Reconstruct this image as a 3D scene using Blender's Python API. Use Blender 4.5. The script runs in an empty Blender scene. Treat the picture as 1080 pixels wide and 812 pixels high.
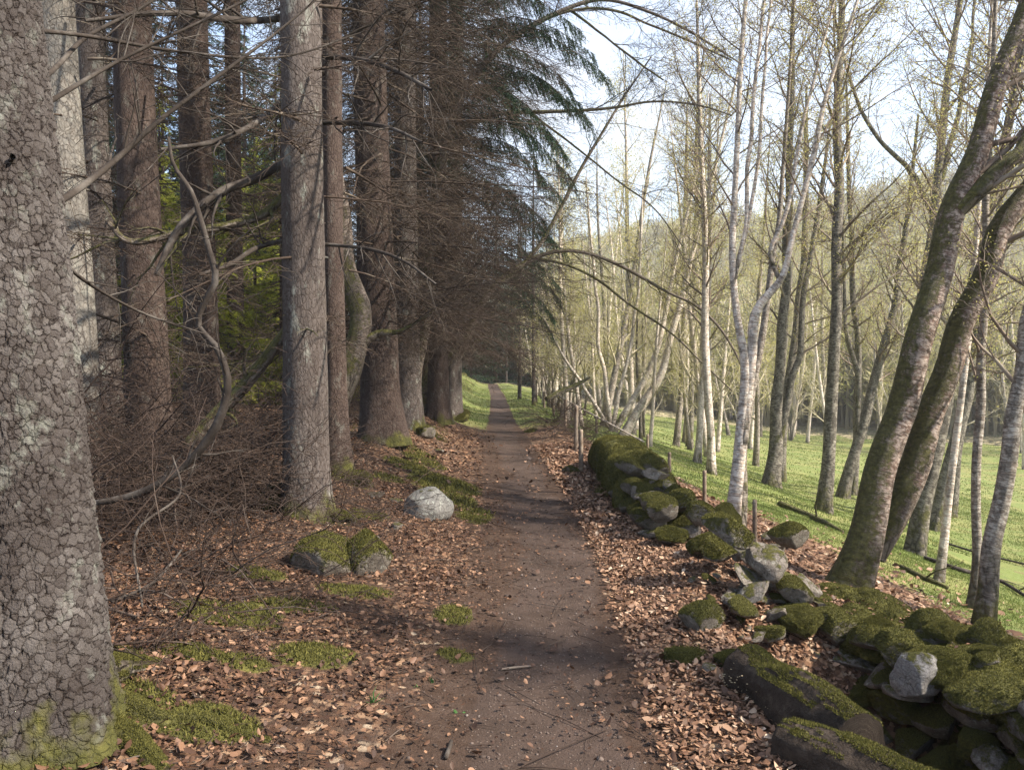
import bpy, bmesh, math, random
import numpy as np
from mathutils import Vector

SEED = 7
rng = np.random.default_rng(SEED)
R = random.Random(SEED)
sc = bpy.context.scene
col = sc.collection
PI = math.pi

# ------------------------------------------------------------------ camera, sky, sun, exposure
FPX, CX, CY, HOR, CAMZ = 800.0, 540.0, 406.0, 385.0, 1.6
PITCH = math.atan((CY - HOR) / FPX)
cam = bpy.data.cameras.new('camera'); camo = bpy.data.objects.new('camera', cam); col.objects.link(camo)
cam.sensor_fit = 'HORIZONTAL'; cam.sensor_width = 36.0; cam.lens = 36.0 * FPX / 1080.0
cam.clip_start = 0.05; cam.clip_end = 5000
camo.location = (0, 0, CAMZ); camo.rotation_euler = (PI / 2 - PITCH, 0, 0)
sc.camera = camo

SUN_AZ, SUN_EL = math.radians(108), math.radians(42)
world = bpy.data.worlds.new('World'); sc.world = world; world.use_nodes = True
wn, wl = world.node_tree.nodes, world.node_tree.links
bg = wn['Background']; bg.inputs['Strength'].default_value = 0.15
sky = wn.new('ShaderNodeTexSky'); sky.sky_type = 'NISHITA'; sky.sun_disc = False
sky.sun_elevation = SUN_EL; sky.sun_rotation = SUN_AZ
sky.air_density = 1.0; sky.dust_density = 1.2; sky.ozone_density = 1.2
tc = wn.new('ShaderNodeTexCoord')
mp = wn.new('ShaderNodeMapping'); mp.inputs['Scale'].default_value = (1.0, 1.0, 2.2)
wl.new(tc.outputs['Generated'], mp.inputs['Vector'])
cn = wn.new('ShaderNodeTexNoise'); cn.inputs['Scale'].default_value = 2.6; cn.inputs['Detail'].default_value = 7
cn.inputs['Roughness'].default_value = 0.58; cn.inputs['Distortion'].default_value = 0.4
wl.new(mp.outputs['Vector'], cn.inputs['Vector'])
cr = wn.new('ShaderNodeValToRGB'); cr.color_ramp.elements[0].position = 0.41; cr.color_ramp.elements[1].position = 0.68
wl.new(cn.outputs['Fac'], cr.inputs['Fac'])
mx = wn.new('ShaderNodeMix'); mx.data_type = 'RGBA'
wl.new(cr.outputs['Color'], mx.inputs['Factor'])
wl.new(sky.outputs['Color'], mx.inputs['A']); mx.inputs['B'].default_value = (2.5, 2.65, 2.9, 1)
wl.new(mx.outputs['Result'], bg.inputs['Color'])

sun = bpy.data.lights.new('sun', 'SUN'); suno = bpy.data.objects.new('sun', sun); col.objects.link(suno)
sun.energy = 5.0; sun.angle = math.radians(1.2); sun.color = (1.0, 0.91, 0.78)
sdir = Vector((math.sin(SUN_AZ) * math.cos(SUN_EL), math.cos(SUN_AZ) * math.cos(SUN_EL), math.sin(SUN_EL)))
suno.rotation_euler = sdir.to_track_quat('Z', 'Y').to_euler(); suno.location = (30, 10, 40)
vs = sc.view_settings
sc.display_settings.display_device = 'sRGB'
vs.view_transform = 'Standard'; vs.look = 'None'; vs.exposure = 1.48; vs.gamma = 1.0; vs.use_curve_mapping = False
sc.cycles.max_bounces = 6; sc.cycles.diffuse_bounces = 3; sc.cycles.glossy_bounces = 1
sc.cycles.transmission_bounces = 3; sc.cycles.volume_bounces = 0
sc.cycles.use_denoising = True
sc.cycles.caustics_reflective = False; sc.cycles.caustics_refractive = False

# ------------------------------------------------------------------ numpy helpers
def hash3(ix, iy, iz):
    h = (ix.astype(np.int64) * 374761393 + iy.astype(np.int64) * 668265263 + iz.astype(np.int64) * 2147483647 + 974711)
    h = (h ^ (h >> 13)) * 1274126177
    h = h & 0x7fffffff
    h = (h ^ (h >> 16)) & 0xffffff
    return h / float(0xffffff)

def vnoise(x, y, z=0.0):
    x, y, z = np.broadcast_arrays(np.asarray(x, float), np.asarray(y, float), np.asarray(z, float))
    xi, yi, zi = np.floor(x), np.floor(y), np.floor(z)
    fx, fy, fz = x - xi, y - yi, z - zi
    fx, fy, fz = [f * f * (3 - 2 * f) for f in (fx, fy, fz)]
    out = 0
    for a in (0, 1):
        wx = fx if a else 1 - fx
        for b in (0, 1):
            wy = fy if b else 1 - fy
            for c in (0, 1):
                wz = fz if c else 1 - fz
                out = out + wx * wy * wz * hash3(xi + a, yi + b, zi + c)
    return out * 2 - 1

def fbm(x, y, z=0.0, oct=4):
    s, a, f = 0, 0.5, 1.0
    for i in range(oct):
        s = s + a * vnoise(np.asarray(x) * f + 17.3 * i, np.asarray(y) * f - 9.1 * i, np.asarray(z) * f + 3.7 * i)
        a *= 0.5; f *= 2.03
    return s

def sstep(a, b, x):
    t = np.clip((np.asarray(x, float) - a) / (b - a), 0, 1)
    return t * t * (3 - 2 * t)

# ------------------------------------------------------------------ terrain
_cy = np.array([-60, 0, 3, 6, 10, 20, 40, 64, 90, 200])
_cx = np.array([0.1, 0.1, 0.19, 0.30, 0.25, -0.25, -0.75, -1.7, -3.2, -14])
def path_c(y):
    y = np.asarray(y, float)
    return (np.interp(y - 1.5, _cy, _cx) + np.interp(y, _cy, _cx) + np.interp(y + 1.5, _cy, _cx)) / 3

def H(x, y):
    x = np.asarray(x, float); y = np.asarray(y, float)
    u = x - path_c(y)
    amp = np.interp(y, [0, 3, 7, 11, 30, 60], [0.16, 0.18, 0.26, 0.5, 0.85, 0.9])
    h = amp * sstep(-0.75, -2.6, u) + np.clip(-u - 3.0, 0, 60) * 0.07
    ur = np.clip(u - 1.25, 0, None)
    near = sstep(2.5, 0.3, ur)
    d = -0.27 * np.minimum(ur, 7.0) - 0.13 * np.clip(ur - 7.0, 0, 14) - 0.02 * np.clip(ur - 21, 0, 60)
    h = h + d
    h = h + 0.05 * sstep(0.45, 1.0, np.abs(u)) - 0.02 * np.exp(-(u / 0.35) ** 2)
    # hollow at the foot of the near wall
    h = h - 1.0 * np.exp(-((np.abs(x - 2.12 - 0.20 * (3.8 - y)) / 0.60) ** 4 + (np.abs(y - 3.5) / 1.25) ** 4))
    rough = sstep(0.4, 1.4, np.abs(u))
    h = h + rough * (0.10 * fbm(x * 0.55, y * 0.55, 2.0, 3) + 0.035 * fbm(x * 2.7, y * 2.7, 5.0, 3)) + 0.012 * fbm(x * 4, y * 4, 8.0, 3)
    r = np.hypot(x, y)
    az = np.arctan2(x, y)
    hill = sstep(46, 380, r) * (58 + 26 * sstep(0.1, 0.65, az) + 10 * fbm(az * 6, r / 160.0, 1.0, 3)) * sstep(-0.5, 0.25, az)
    h = h + hill
    return h

def pdir(px, py):
    dx, dy = (px - CX) / FPX, -(py - CY) / FPX
    c, s = math.cos(PITCH), math.sin(PITCH)
    return np.array([dx, c + dy * s, -s + dy * c])

def at(px, py, d):
    return np.array([0, 0, CAMZ]) + pdir(px, py) * d

def ground_at(px, py):
    D = pdir(px, py)
    ds = np.geomspace(1.5, 400, 4000)
    P = np.array([0, 0, CAMZ])[None] + ds[:, None] * D[None]
    under = P[:, 2] < H(P[:, 0], P[:, 1])
    i = int(np.argmax(under)) if under.any() else len(ds) - 1
    p = P[i].copy(); p[2] = float(H(p[0], p[1]))
    return p, ds[i]

# ------------------------------------------------------------------ materials
def new_mat(name):
    m = bpy.data.materials.new(name); m.use_nodes = True
    nt = m.node_tree
    b = nt.nodes['Principled BSDF']
    b.inputs['Roughness'].default_value = 0.9
    b.inputs['Specular IOR Level'].default_value = 0.2
    return m, nt, b

class G:
    """small node-graph helper"""
    def __init__(s, nt): s.nt = nt
    def n(s, t, **kw):
        nd = s.nt.nodes.new(t)
        for k, v in kw.items(): setattr(nd, k, v)
        return nd
    def link(s, a, b): s.nt.links.new(a, b)
    def attr(s, name, out='Vector'):
        nd = s.n('ShaderNodeAttribute'); nd.attribute_name = name; return nd.outputs[out]
    def vmul(s, v, sc_, add=None):
        nd = s.n('ShaderNodeMapping'); s.link(v, nd.inputs['Vector']); nd.inputs['Scale'].default_value = sc_
        if add is not None: s.link(add, nd.inputs['Location'])
        return nd.outputs['Vector']
    def noise(s, v, scale, detail=4, rough=0.55, dist=0.0):
        nd = s.n('ShaderNodeTexNoise'); s.link(v, nd.inputs['Vector'])
        nd.inputs['Scale'].default_value = scale; nd.inputs['Detail'].default_value = detail
        nd.inputs['Roughness'].default_value = rough; nd.inputs['Distortion'].default_value = dist
        return nd.outputs['Fac']
    def vor(s, v, scale, feature='F1', out='Distance', rand=1.0):
        nd = s.n('ShaderNodeTexVoronoi'); nd.feature = feature; s.link(v, nd.inputs['Vector'])
        nd.inputs['Scale'].default_value = scale; nd.inputs['Randomness'].default_value = rand
        return nd.outputs[out]
    def ramp(s, f, stops):
        nd = s.n('ShaderNodeValToRGB'); e = nd.color_ramp.elements
        while len(e) < len(stops): e.new(0.5)
        for el, (p, c) in zip(e, stops):
            el.position = p
            el.color = (c, c, c, 1) if isinstance(c, (int, float)) else (*c, 1)
        s.link(f, nd.inputs['Fac']); return nd.outputs['Color']
    def mix(s, f, a, b, mode='MIX'):
        nd = s.n('ShaderNodeMix'); nd.data_type = 'RGBA'; nd.blend_type = mode
        for k, v in (('Factor', f), ('A', a), ('B', b)):
            if isinstance(v, (int, float)): nd.inputs[k].default_value = v if k == 'Factor' else (v, v, v, 1)
            elif isinstance(v, tuple): nd.inputs[k].default_value = (*v, 1)
            else: s.link(v, nd.inputs[k])
        return nd.outputs['Result']
    def math(s, op, a, b=0.0, c=None, clamp=False):
        nd = s.n('ShaderNodeMath'); nd.operation = op; nd.use_clamp = clamp
        for i, v in enumerate((a, b) if c is None else (a, b, c)):
            if isinstance(v, (int, float)): nd.inputs[i].default_value = v
            else: s.link(v, nd.inputs[i])
        return nd.outputs[0]
    def sep(s, v):
        nd = s.n('ShaderNodeSeparateXYZ'); s.link(v, nd.inputs[0]); return nd.outputs
    def bump(s, h, strength, dist, normal=None):
        nd = s.n('ShaderNodeBump'); nd.inputs['Strength'].default_value = strength; nd.inputs['Distance'].default_value = dist
        s.link(h, nd.inputs['Height'])
        if normal is not None: s.link(normal, nd.inputs['Normal'])
        return nd.outputs['Normal']
    def rnd_vec(s):
        oi = s.n('ShaderNodeObjectInfo'); cb = s.n('ShaderNodeCombineXYZ')
        m1 = s.math('MULTIPLY', oi.outputs['Random'], 37.0); m2 = s.math('MULTIPLY', oi.outputs['Random'], 91.0)
        s.link(m1, cb.inputs[0]); s.link(m2, cb.inputs[1]); return cb.outputs[0]

MOSS_A, MOSS_B, MOSS_C = (0.038, 0.037, 0.012), (0.092, 0.088, 0.022), (0.185, 0.168, 0.045)

def moss_color(g, v, k=1.0):
    n = g.noise(v, 14 * k, 5, 0.65)
    return g.ramp(n, [(0.3, MOSS_A), (0.52, MOSS_B), (0.75, MOSS_C)])

def bark_spruce(name, c_lo, c_hi, crack, scale=20.0, moss_h=0.35, disp=False, stretch=0.6, bstr=0.9, lichen=0.35):
    m, nt, b = new_mat(name); g = G(nt)
    v = g.vmul(g.attr('bark_co'), (1, 1, stretch), g.rnd_vec())
    nz = g.n('ShaderNodeTexNoise'); nz.inputs['Scale'].default_value = scale * 0.5; nz.inputs['Detail'].default_value = 5
    g.link(v, nz.inputs['Vector'])
    vv = g.n('ShaderNodeVectorMath'); vv.operation = 'MULTIPLY_ADD'
    g.link(nz.outputs['Color'], vv.inputs[0]); vv.inputs[1].default_value = (1.15 / scale, 1.15 / scale, 1.6 / scale); g.link(v, vv.inputs[2])
    nz2 = g.n('ShaderNodeTexNoise'); nz2.inputs['Scale'].default_value = scale * 2.6; nz2.inputs['Detail'].default_value = 3; g.link(v, nz2.inputs['Vector'])
    vw = g.n('ShaderNodeVectorMath'); vw.operation = 'MULTIPLY_ADD'; g.link(nz2.outputs['Color'], vw.inputs[0]); vw.inputs[1].default_value = (0.42 / scale,) * 3; g.link(vv.outputs[0], vw.inputs[2])
    w = vw.outputs[0]
    e1 = g.vor(w, scale, 'DISTANCE_TO_EDGE')
    cell = g.sep(g.vor(w, scale, 'F1', 'Color'))
    e2 = g.vor(w, scale * 2.3, 'DISTANCE_TO_EDGE')
    fine = g.noise(v, scale * 5, 4, 0.7)
    plate = g.ramp(g.math('ADD', g.math('MULTIPLY_ADD', g.noise(v, scale * 2.2, 4, 0.7), 0.22, g.math('SUBTRACT', e1, 0.20)), g.math('MULTIPLY', g.noise(v, scale * .45, 4, 0.7), 0.24)), [(0.0, 0.0), (0.04, 0.35), (0.12, 0.75), (0.35, 1.0)])
    sub = g.ramp(e2, [(0.0, 0.0), (0.16, 1.0)])
    hgt = g.math('ADD', g.math('MULTIPLY', plate, g.math('MULTIPLY_ADD', cell[0], 0.5, 0.5)), g.math('MULTIPLY', sub, 0.12))
    hgt = g.math('MULTIPLY_ADD', fine, 0.5, hgt)
    hgt = g.math('MULTIPLY_ADD', g.noise(g.vmul(v, (1, 1, .35)), scale * .7, 5, 0.7), 0.9, hgt)
    vp = g.n('ShaderNodeTexVoronoi'); g.link(w, vp.inputs['Vector']); vp.inputs['Scale'].default_value = scale
    df = g.n('ShaderNodeVectorMath'); df.operation = 'SUBTRACT'; g.link(w, df.inputs[0]); g.link(vp.outputs['Position'], df.inputs[1])
    dt = g.n('ShaderNodeVectorMath'); dt.operation = 'DOT_PRODUCT'; g.link(df.outputs[0], dt.inputs[0]); dt.inputs[1].default_value = (0.5 * scale, -0.3 * scale, -0.9 * scale)
    hgt = g.math('MULTIPLY_ADD', dt.outputs['Value'], 1.0, hgt)      # each flake lifts along its lower edge
    big = g.noise(v, 2.2, 4, 0.6)
    c = g.mix(g.math('MULTIPLY_ADD', cell[1], 0.75, g.math('MULTIPLY', fine, 0.4)), c_lo, c_hi)
    c = g.mix(g.ramp(big, [(0.38, 0.0), (0.62, 0.75)]), c, tuple(0.75 * x + 0.25 * y for x, y in zip(c_lo, crack)))
    c = g.mix(g.math('MULTIPLY', g.ramp(sub, [(0.0, 1.0), (0.8, 0.0)]), 0.15), c, crack)
    c = g.mix(g.ramp(plate, [(0.1, 0.95), (0.8, 0.0)]), c, crack)
    li = g.math('MULTIPLY', g.ramp(g.noise(v, 9, 5, 0.7), [(0.56, 0.0), (0.68, 1.0)]), lichen)
    c = g.mix(li, c, (0.33, 0.35, 0.30))
    # moss on the lowest part
    z = g.sep(g.attr('bark_co'))[2]
    mo = g.math('MULTIPLY_ADD', g.noise(v, 5, 4, 0.6), 1.0, -0.5)
    mk_ = g.math('SUBTRACT', g.math('MULTIPLY_ADD', mo, 1.3, moss_h), z)
    mk_ = g.ramp(g.math('MULTIPLY', mk_, 4.0), [(0.0, 0.0), (0.6, 1.0)])
    c = g.mix(mk_, c, g.mix(0.4, moss_color(g, v, 1.5), (0.03, 0.03, 0.012)))
    g.link(c, b.inputs['Base Color'])
    if disp:
        dn = g.n('ShaderNodeDisplacement'); dn.inputs['Scale'].default_value = 0.0125; dn.inputs['Midlevel'].default_value = 1.0
        g.link(hgt, dn.inputs['Height']); g.link(dn.outputs[0], nt.nodes['Material Output'].inputs['Displacement'])
        m.displacement_method = 'BOTH'
    else:
        g.link(g.bump(hgt, bstr, 0.02), b.inputs['Normal'])
    return m

def bark_birch(name, base, dark, peel, line=0.5, patch=0.5, moss=0.3, base_dark=0.8, moss_side=False):
    m, nt, b = new_mat(name); g = G(nt)
    b.inputs['Roughness'].default_value = 0.65
    co = g.attr('bark_co'); v = g.vmul(co, (1, 1, 1), g.rnd_vec())
    z = g.sep(co)[2]
    ln = g.noise(g.vmul(v, (7, 7, 75)), 1.0, 3, 0.6, 0.3)
    ln2 = g.noise(g.vmul(v, (16, 16, 170)), 1.0, 2, 0.5)
    lines = g.math('MAXIMUM', g.ramp(ln, [(0.57, 0.0), (0.64, 1.0)]), g.ramp(ln2, [(0.6, 0.0), (0.66, 0.8)]))
    pt = g.ramp(g.noise(g.vmul(v, (11, 11, 9)), 1.0, 7, 0.72), [(0.48 + 0.10 * (1 - patch), 0.0), (0.55 + 0.10 * (1 - patch), 1.0)])
    pl = g.ramp(g.noise(g.vmul(v, (15, 15, 44)), 1.0, 7, 0.75), [(0.45, 0.0), (0.55, 1.0)])
    c = g.mix(pl, base, peel)
    c = g.mix(g.math('MULTIPLY', lines, line), c, dark)
    c = g.mix(g.math('MULTIPLY', pt, patch), c, dark)
    fine = g.noise(v, 60, 4, 0.7)
    c = g.mix(g.math('MULTIPLY', fine, 0.35), c, tuple(0.6 * q for q in base))
    bd = g.ramp(g.math('ADD', g.math('DIVIDE', z, max(base_dark, .01)), g.math('MULTIPLY_ADD', g.noise(v, 6, 4), 1.2, -0.6)), [(0.2, 1.0), (1.0, 0.0)])
    fis = g.vor(g.vmul(v, (1, 1, 0.35)), 16, 'DISTANCE_TO_EDGE')
    c = g.mix(g.math('MULTIPLY', bd, 0.85), c, g.mix(g.ramp(fis, [(0.02, 0.0), (0.16, 1.0)]), (0.035, 0.028, 0.02), (0.17, 0.145, 0.115)))
    if moss_side:
        nr = g.n('ShaderNodeNewGeometry'); nx = g.sep(nr.outputs['Normal'])
        side = g.math('MULTIPLY_ADD', nx[0], -0.30, g.math('MULTIPLY', nx[2], 0.35))
        mm = g.math('ADD', g.math('MULTIPLY_ADD', g.noise(g.vmul(v, (26, 26, 22)), 1.0, 6, 0.8), 0.5, g.math('MULTIPLY', g.noise(g.vmul(v, (6, 6, 4)), 1.0, 5, 0.7), 0.5)), g.math('MULTIPLY_ADD', side, 0.36, -0.05 + moss * 0.25))
        mm = g.math('SUBTRACT', mm, g.math('MULTIPLY', z, 0.018))
    else:
        mm = g.math('ADD', g.noise(g.vmul(v, (4, 4, 2)), 1.0, 6, 0.7), g.math('MULTIPLY_ADD', z, -0.10, moss * 0.25))
    mm = g.ramp(mm, [(0.57, 0.0), (0.66, 1.0)])
    c = g.mix(g.math('MULTIPLY', mm, 0.9), c, moss_color(g, v, 2.0))
    g.link(c, b.inputs['Base Color'])
    h = g.math('ADD', g.math('MULTIPLY', lines, -0.35), g.math('MULTIPLY', pt, 0.4))
    h = g.math('ADD', h, g.math('MULTIPLY', g.math('MULTIPLY', bd, g.ramp(fis, [(0.0, 0.0), (0.2, 1.0)])), 1.1))
    h = g.math('ADD', h, g.math('MULTIPLY', g.noise(v, 30, 5, 0.7), 0.6))
    h = g.math('ADD', h, g.math('MULTIPLY', mm, g.noise(v, 110, 3, 0.7)))
    g.link(g.bump(h, 0.9, 0.018), b.inputs['Normal'])
    return m

def plain(name, stops, scale=6, rough=0.9, bump=None, coord='bark_co', trans=0.0, detail=5, spec=0.2):
    m, nt, b = new_mat(name); g = G(nt)
    if coord in ('rnd',):
        f = g.attr('rnd', 'Fac')
    else:
        v = g.attr(coord) if coord != 'Object' else g.n('ShaderNodeTexCoord').outputs['Object']
        v = g.vmul(v, (1, 1, 1), g.rnd_vec())
        f = g.noise(v, scale, detail, 0.65)
        if bump: g.link(g.bump(g.noise(v, bump[0], 5, 0.7), bump[1], bump[2]), b.inputs['Normal'])
    c = g.ramp(f, stops); g.link(c, b.inputs['Base Color'])
    b.inputs['Roughness'].default_value = rough; b.inputs['Specular IOR Level'].default_value = spec
    if trans > 0:
        t = g.n('ShaderNodeBsdfTranslucent'); g.link(c, t.inputs['Color'])
        ms = g.n('ShaderNodeMixShader'); ms.inputs[0].default_value = trans
        g.link(b.outputs[0], ms.inputs[1]); g.link(t.outputs[0], ms.inputs[2])
        g.link(ms.outputs[0], nt.nodes['Material Output'].inputs['Surface'])
    return m

def stone_mat(name, lo, hi, moss=0.5, lichen=0.4):
    m, nt, b = new_mat(name); g = G(nt)
    v = g.vmul(g.n('ShaderNodeTexCoord').outputs['Object'], (1, 1, 1), g.rnd_vec())
    n1 = g.noise(v, 5, 6, 0.65); n2 = g.noise(v, 38, 5, 0.75)
    c = g.ramp(g.math('MULTIPLY_ADD', n2, 0.45, g.math('MULTIPLY', n1, 0.6)), [(0.35, lo), (0.7, hi)])
    li = g.ramp(g.noise(v, 11, 6, 0.75, 0.6), [(0.55, 0.0), (0.62, 1.0)])
    c = g.mix(g.math('MULTIPLY', li, lichen), c, (0.43, 0.44, 0.38))
    ck = g.ramp(g.vor(g.vmul(v, (1, 1, 2.2)), 6, 'DISTANCE_TO_EDGE'), [(0.0, 1.0), (0.03, 0.0)])
    c = g.mix(g.math('MULTIPLY', ck, 0.5), c, (0.05, 0.045, 0.04))
    nr = g.n('ShaderNodeNewGeometry')
    up = g.sep(nr.outputs['Normal'])[2]
    mm = g.math('ADD', g.math('MULTIPLY_ADD', up, 0.28, moss - 0.5), g.noise(v, 4.5, 6, 0.7))
    mm = g.ramp(mm, [(0.60, 0.0), (0.70, 1.0)])
    c = g.mix(mm, c, moss_color(g, v, 1.3))
    g.link(c, b.inputs['Base Color'])
    h = g.math('ADD', g.math('MULTIPLY', n1, 0.8), g.math('MULTIPLY', n2, 0.5))
    h = g.math('SUBTRACT', h, g.math('MULTIPLY', ck, 0.4))
    h = g.math('ADD', h, g.math('MULTIPLY', mm, g.math('MULTIPLY_ADD', g.noise(v, 90, 4, 0.75), 0.9, 0.25)))
    g.link(g.bump(h, 0.9, 0.02), b.inputs['Normal'])
    return m

M = {}
M['spruce_near'] = bark_spruce('near scaly spruce bark', (0.044, 0.035, 0.031), (0.132, 0.118, 0.109), (0.017, 0.011, 0.009), 42, 0.30, True, 0.66)
M['spruce_grey'] = bark_spruce('grey spruce bark', (0.068, 0.055, 0.048), (0.140, 0.119, 0.108), (0.038, 0.026, 0.021), 38, 0.18, False, 0.42, 0.6, 0.5)
M['spruce_red'] = bark_spruce('reddish spruce bark', (0.052, 0.036, 0.029), (0.098, 0.072, 0.060), (0.032, 0.019, 0.015), 40, 0.2, False, 0.42, 0.6, 0.2)
M['spruce_pale'] = bark_spruce('pale spruce bark', (0.13, 0.118, 0.102), (0.22, 0.204, 0.18), (0.07, 0.056, 0.046), 30, 0.2, False, 0.6, 0.5, 0.3)
M['birch_big'] = bark_birch('old birch bark', (0.50, 0.40, 0.335), (0.042, 0.028, 0.021), (0.145, 0.080, 0.056), 0.85, 0.62, 0.66, 0.9, True)
M['birch_white'] = bark_birch('white birch bark', (0.80, 0.73, 0.64), (0.07, 0.055, 0.045), (0.55, 0.42, 0.33), 0.65, 0.55, 0.25, 0.5)
M['birch_grey'] = bark_birch('grey birch bark', (0.46, 0.41, 0.35), (0.055, 0.044, 0.036), (0.20, 0.155, 0.12), 0.65, 0.65, 0.30, 1.0)
M['alder'] = bark_birch('dark mottled bark', (0.30, 0.27, 0.22), (0.045, 0.037, 0.030), (0.10, 0.083, 0.066), 0.1, 0.85, 0.36, 0.7)
M['mossy_bark'] = bark_birch('mossy grey bark', (0.20, 0.165, 0.14), (0.06, 0.045, 0.036), (0.14, 0.105, 0.085), 0.2, 0.5, 0.85, 2.5, True)
M['dead_twig'] = plain('dead spruce twig', [(0.3, (0.026, 0.017, 0.012)), (0.52, (0.056, 0.039, 0.029)), (0.66, (0.13, 0.105, 0.08)), (0.78, (0.24, 0.22, 0.165))], 2.2)
M['brush_twig'] = plain('brushwood twig', [(0.3, (0.026, 0.017, 0.013)), (0.55, (0.058, 0.039, 0.030)), (0.75, (0.14, 0.112, 0.092))], 1.5)
M['dead_limb'] = plain('weathered limb', [(0.3, (0.020, 0.015, 0.012)), (0.52, (0.050, 0.040, 0.033)), (0.72, (0.14, 0.125, 0.11))], 5, bump=(40, 0.6, 0.008))
M['birch_twig'] = plain('birch twig', [(0.3, (0.11, 0.075, 0.06)), (0.5, (0.20, 0.155, 0.12)), (0.7, (0.34, 0.29, 0.21))], 1.6)
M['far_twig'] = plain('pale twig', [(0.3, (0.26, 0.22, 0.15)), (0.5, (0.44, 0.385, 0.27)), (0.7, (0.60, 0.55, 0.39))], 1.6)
M['mossy_limb'] = plain('mossy limb', [(0.35, (0.05, 0.042, 0.03)), (0.5, (0.11, 0.10, 0.04)), (0.65, (0.20, 0.19, 0.06))], 7, bump=(60, 0.7, 0.01))
M['bud'] = plain('spring leaf', [(0.0, (0.36, 0.35, 0.10)), (0.5, (0.50, 0.46, 0.16)), (1.0, (0.62, 0.55, 0.26))], coord='rnd', trans=0.5)
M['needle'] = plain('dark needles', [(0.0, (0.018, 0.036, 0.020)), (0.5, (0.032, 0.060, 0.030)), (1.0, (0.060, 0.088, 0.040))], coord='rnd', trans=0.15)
M['needle_lit'] = plain('sunlit tinted needles', [(0.0, (0.26, 0.30, 0.04)), (0.5, (0.42, 0.44, 0.08)), (1.0, (0.56, 0.55, 0.14))], coord='rnd', trans=0.55)  # young spruce needles, with the missing sunlight put into a bright colour
M['moss'] = plain('moss fronds', [(0.0, MOSS_A), (0.45, MOSS_B), (1.0, MOSS_C)], coord='rnd', trans=0.2)
M['grass'] = plain('grass blade', [(0.0, (0.08, 0.11, 0.028)), (0.5, (0.14, 0.18, 0.048)), (0.85, (0.22, 0.25, 0.075)), (1.0, (0.36, 0.32, 0.15))], coord='rnd', trans=0.3)
M['leaf'] = plain('fallen leaf', [(0.0, (0.045, 0.023, 0.014)), (0.3, (0.115, 0.058, 0.033)), (0.6, (0.25, 0.138, 0.080)), (0.85, (0.36, 0.225, 0.14)), (1.0, (0.48, 0.36, 0.26))], coord='rnd', trans=0.08, rough=0.6, spec=0.35)
M['stone'] = stone_mat('bare grey stone', (0.075, 0.062, 0.050), (0.27, 0.235, 0.20), 0.40, 0.35)
M['stone_half'] = stone_mat('half mossed stone', (0.065, 0.054, 0.043), (0.23, 0.20, 0.165), 0.58, 0.30)
M['stone_moss'] = stone_mat('mossed stone', (0.07, 0.06, 0.05), (0.2, 0.18, 0.15), 0.86, 0.1)
M['stone_lichen'] = stone_mat('lichened boulder', (0.10, 0.095, 0.085), (0.28, 0.265, 0.24), 0.30, 0.7)
M['post'] = plain('weathered post wood', [(0.3, (0.11, 0.075, 0.05)), (0.5, (0.21, 0.16, 0.12)), (0.7, (0.32, 0.27, 0.21))], 9, bump=(50, 0.7, 0.01))
M['wire'] = plain('rusty wire', [(0.3, (0.10, 0.085, 0.075)), (0.7, (0.2, 0.18, 0.16))], 9)
M['rotten'] = plain('rotten log wood', [(0.3, (0.018, 0.013, 0.010)), (0.52, (0.042, 0.030, 0.022)), (0.72, (0.10, 0.078, 0.06))], 8, bump=(34, 0.9, 0.03))
M['log_bark'] = bark_birch('mossed log bark', (0.16, 0.12, 0.095), (0.035, 0.026, 0.02), (0.10, 0.07, 0.05), 0.2, 0.6, 0.75, 0.01, False)

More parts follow.
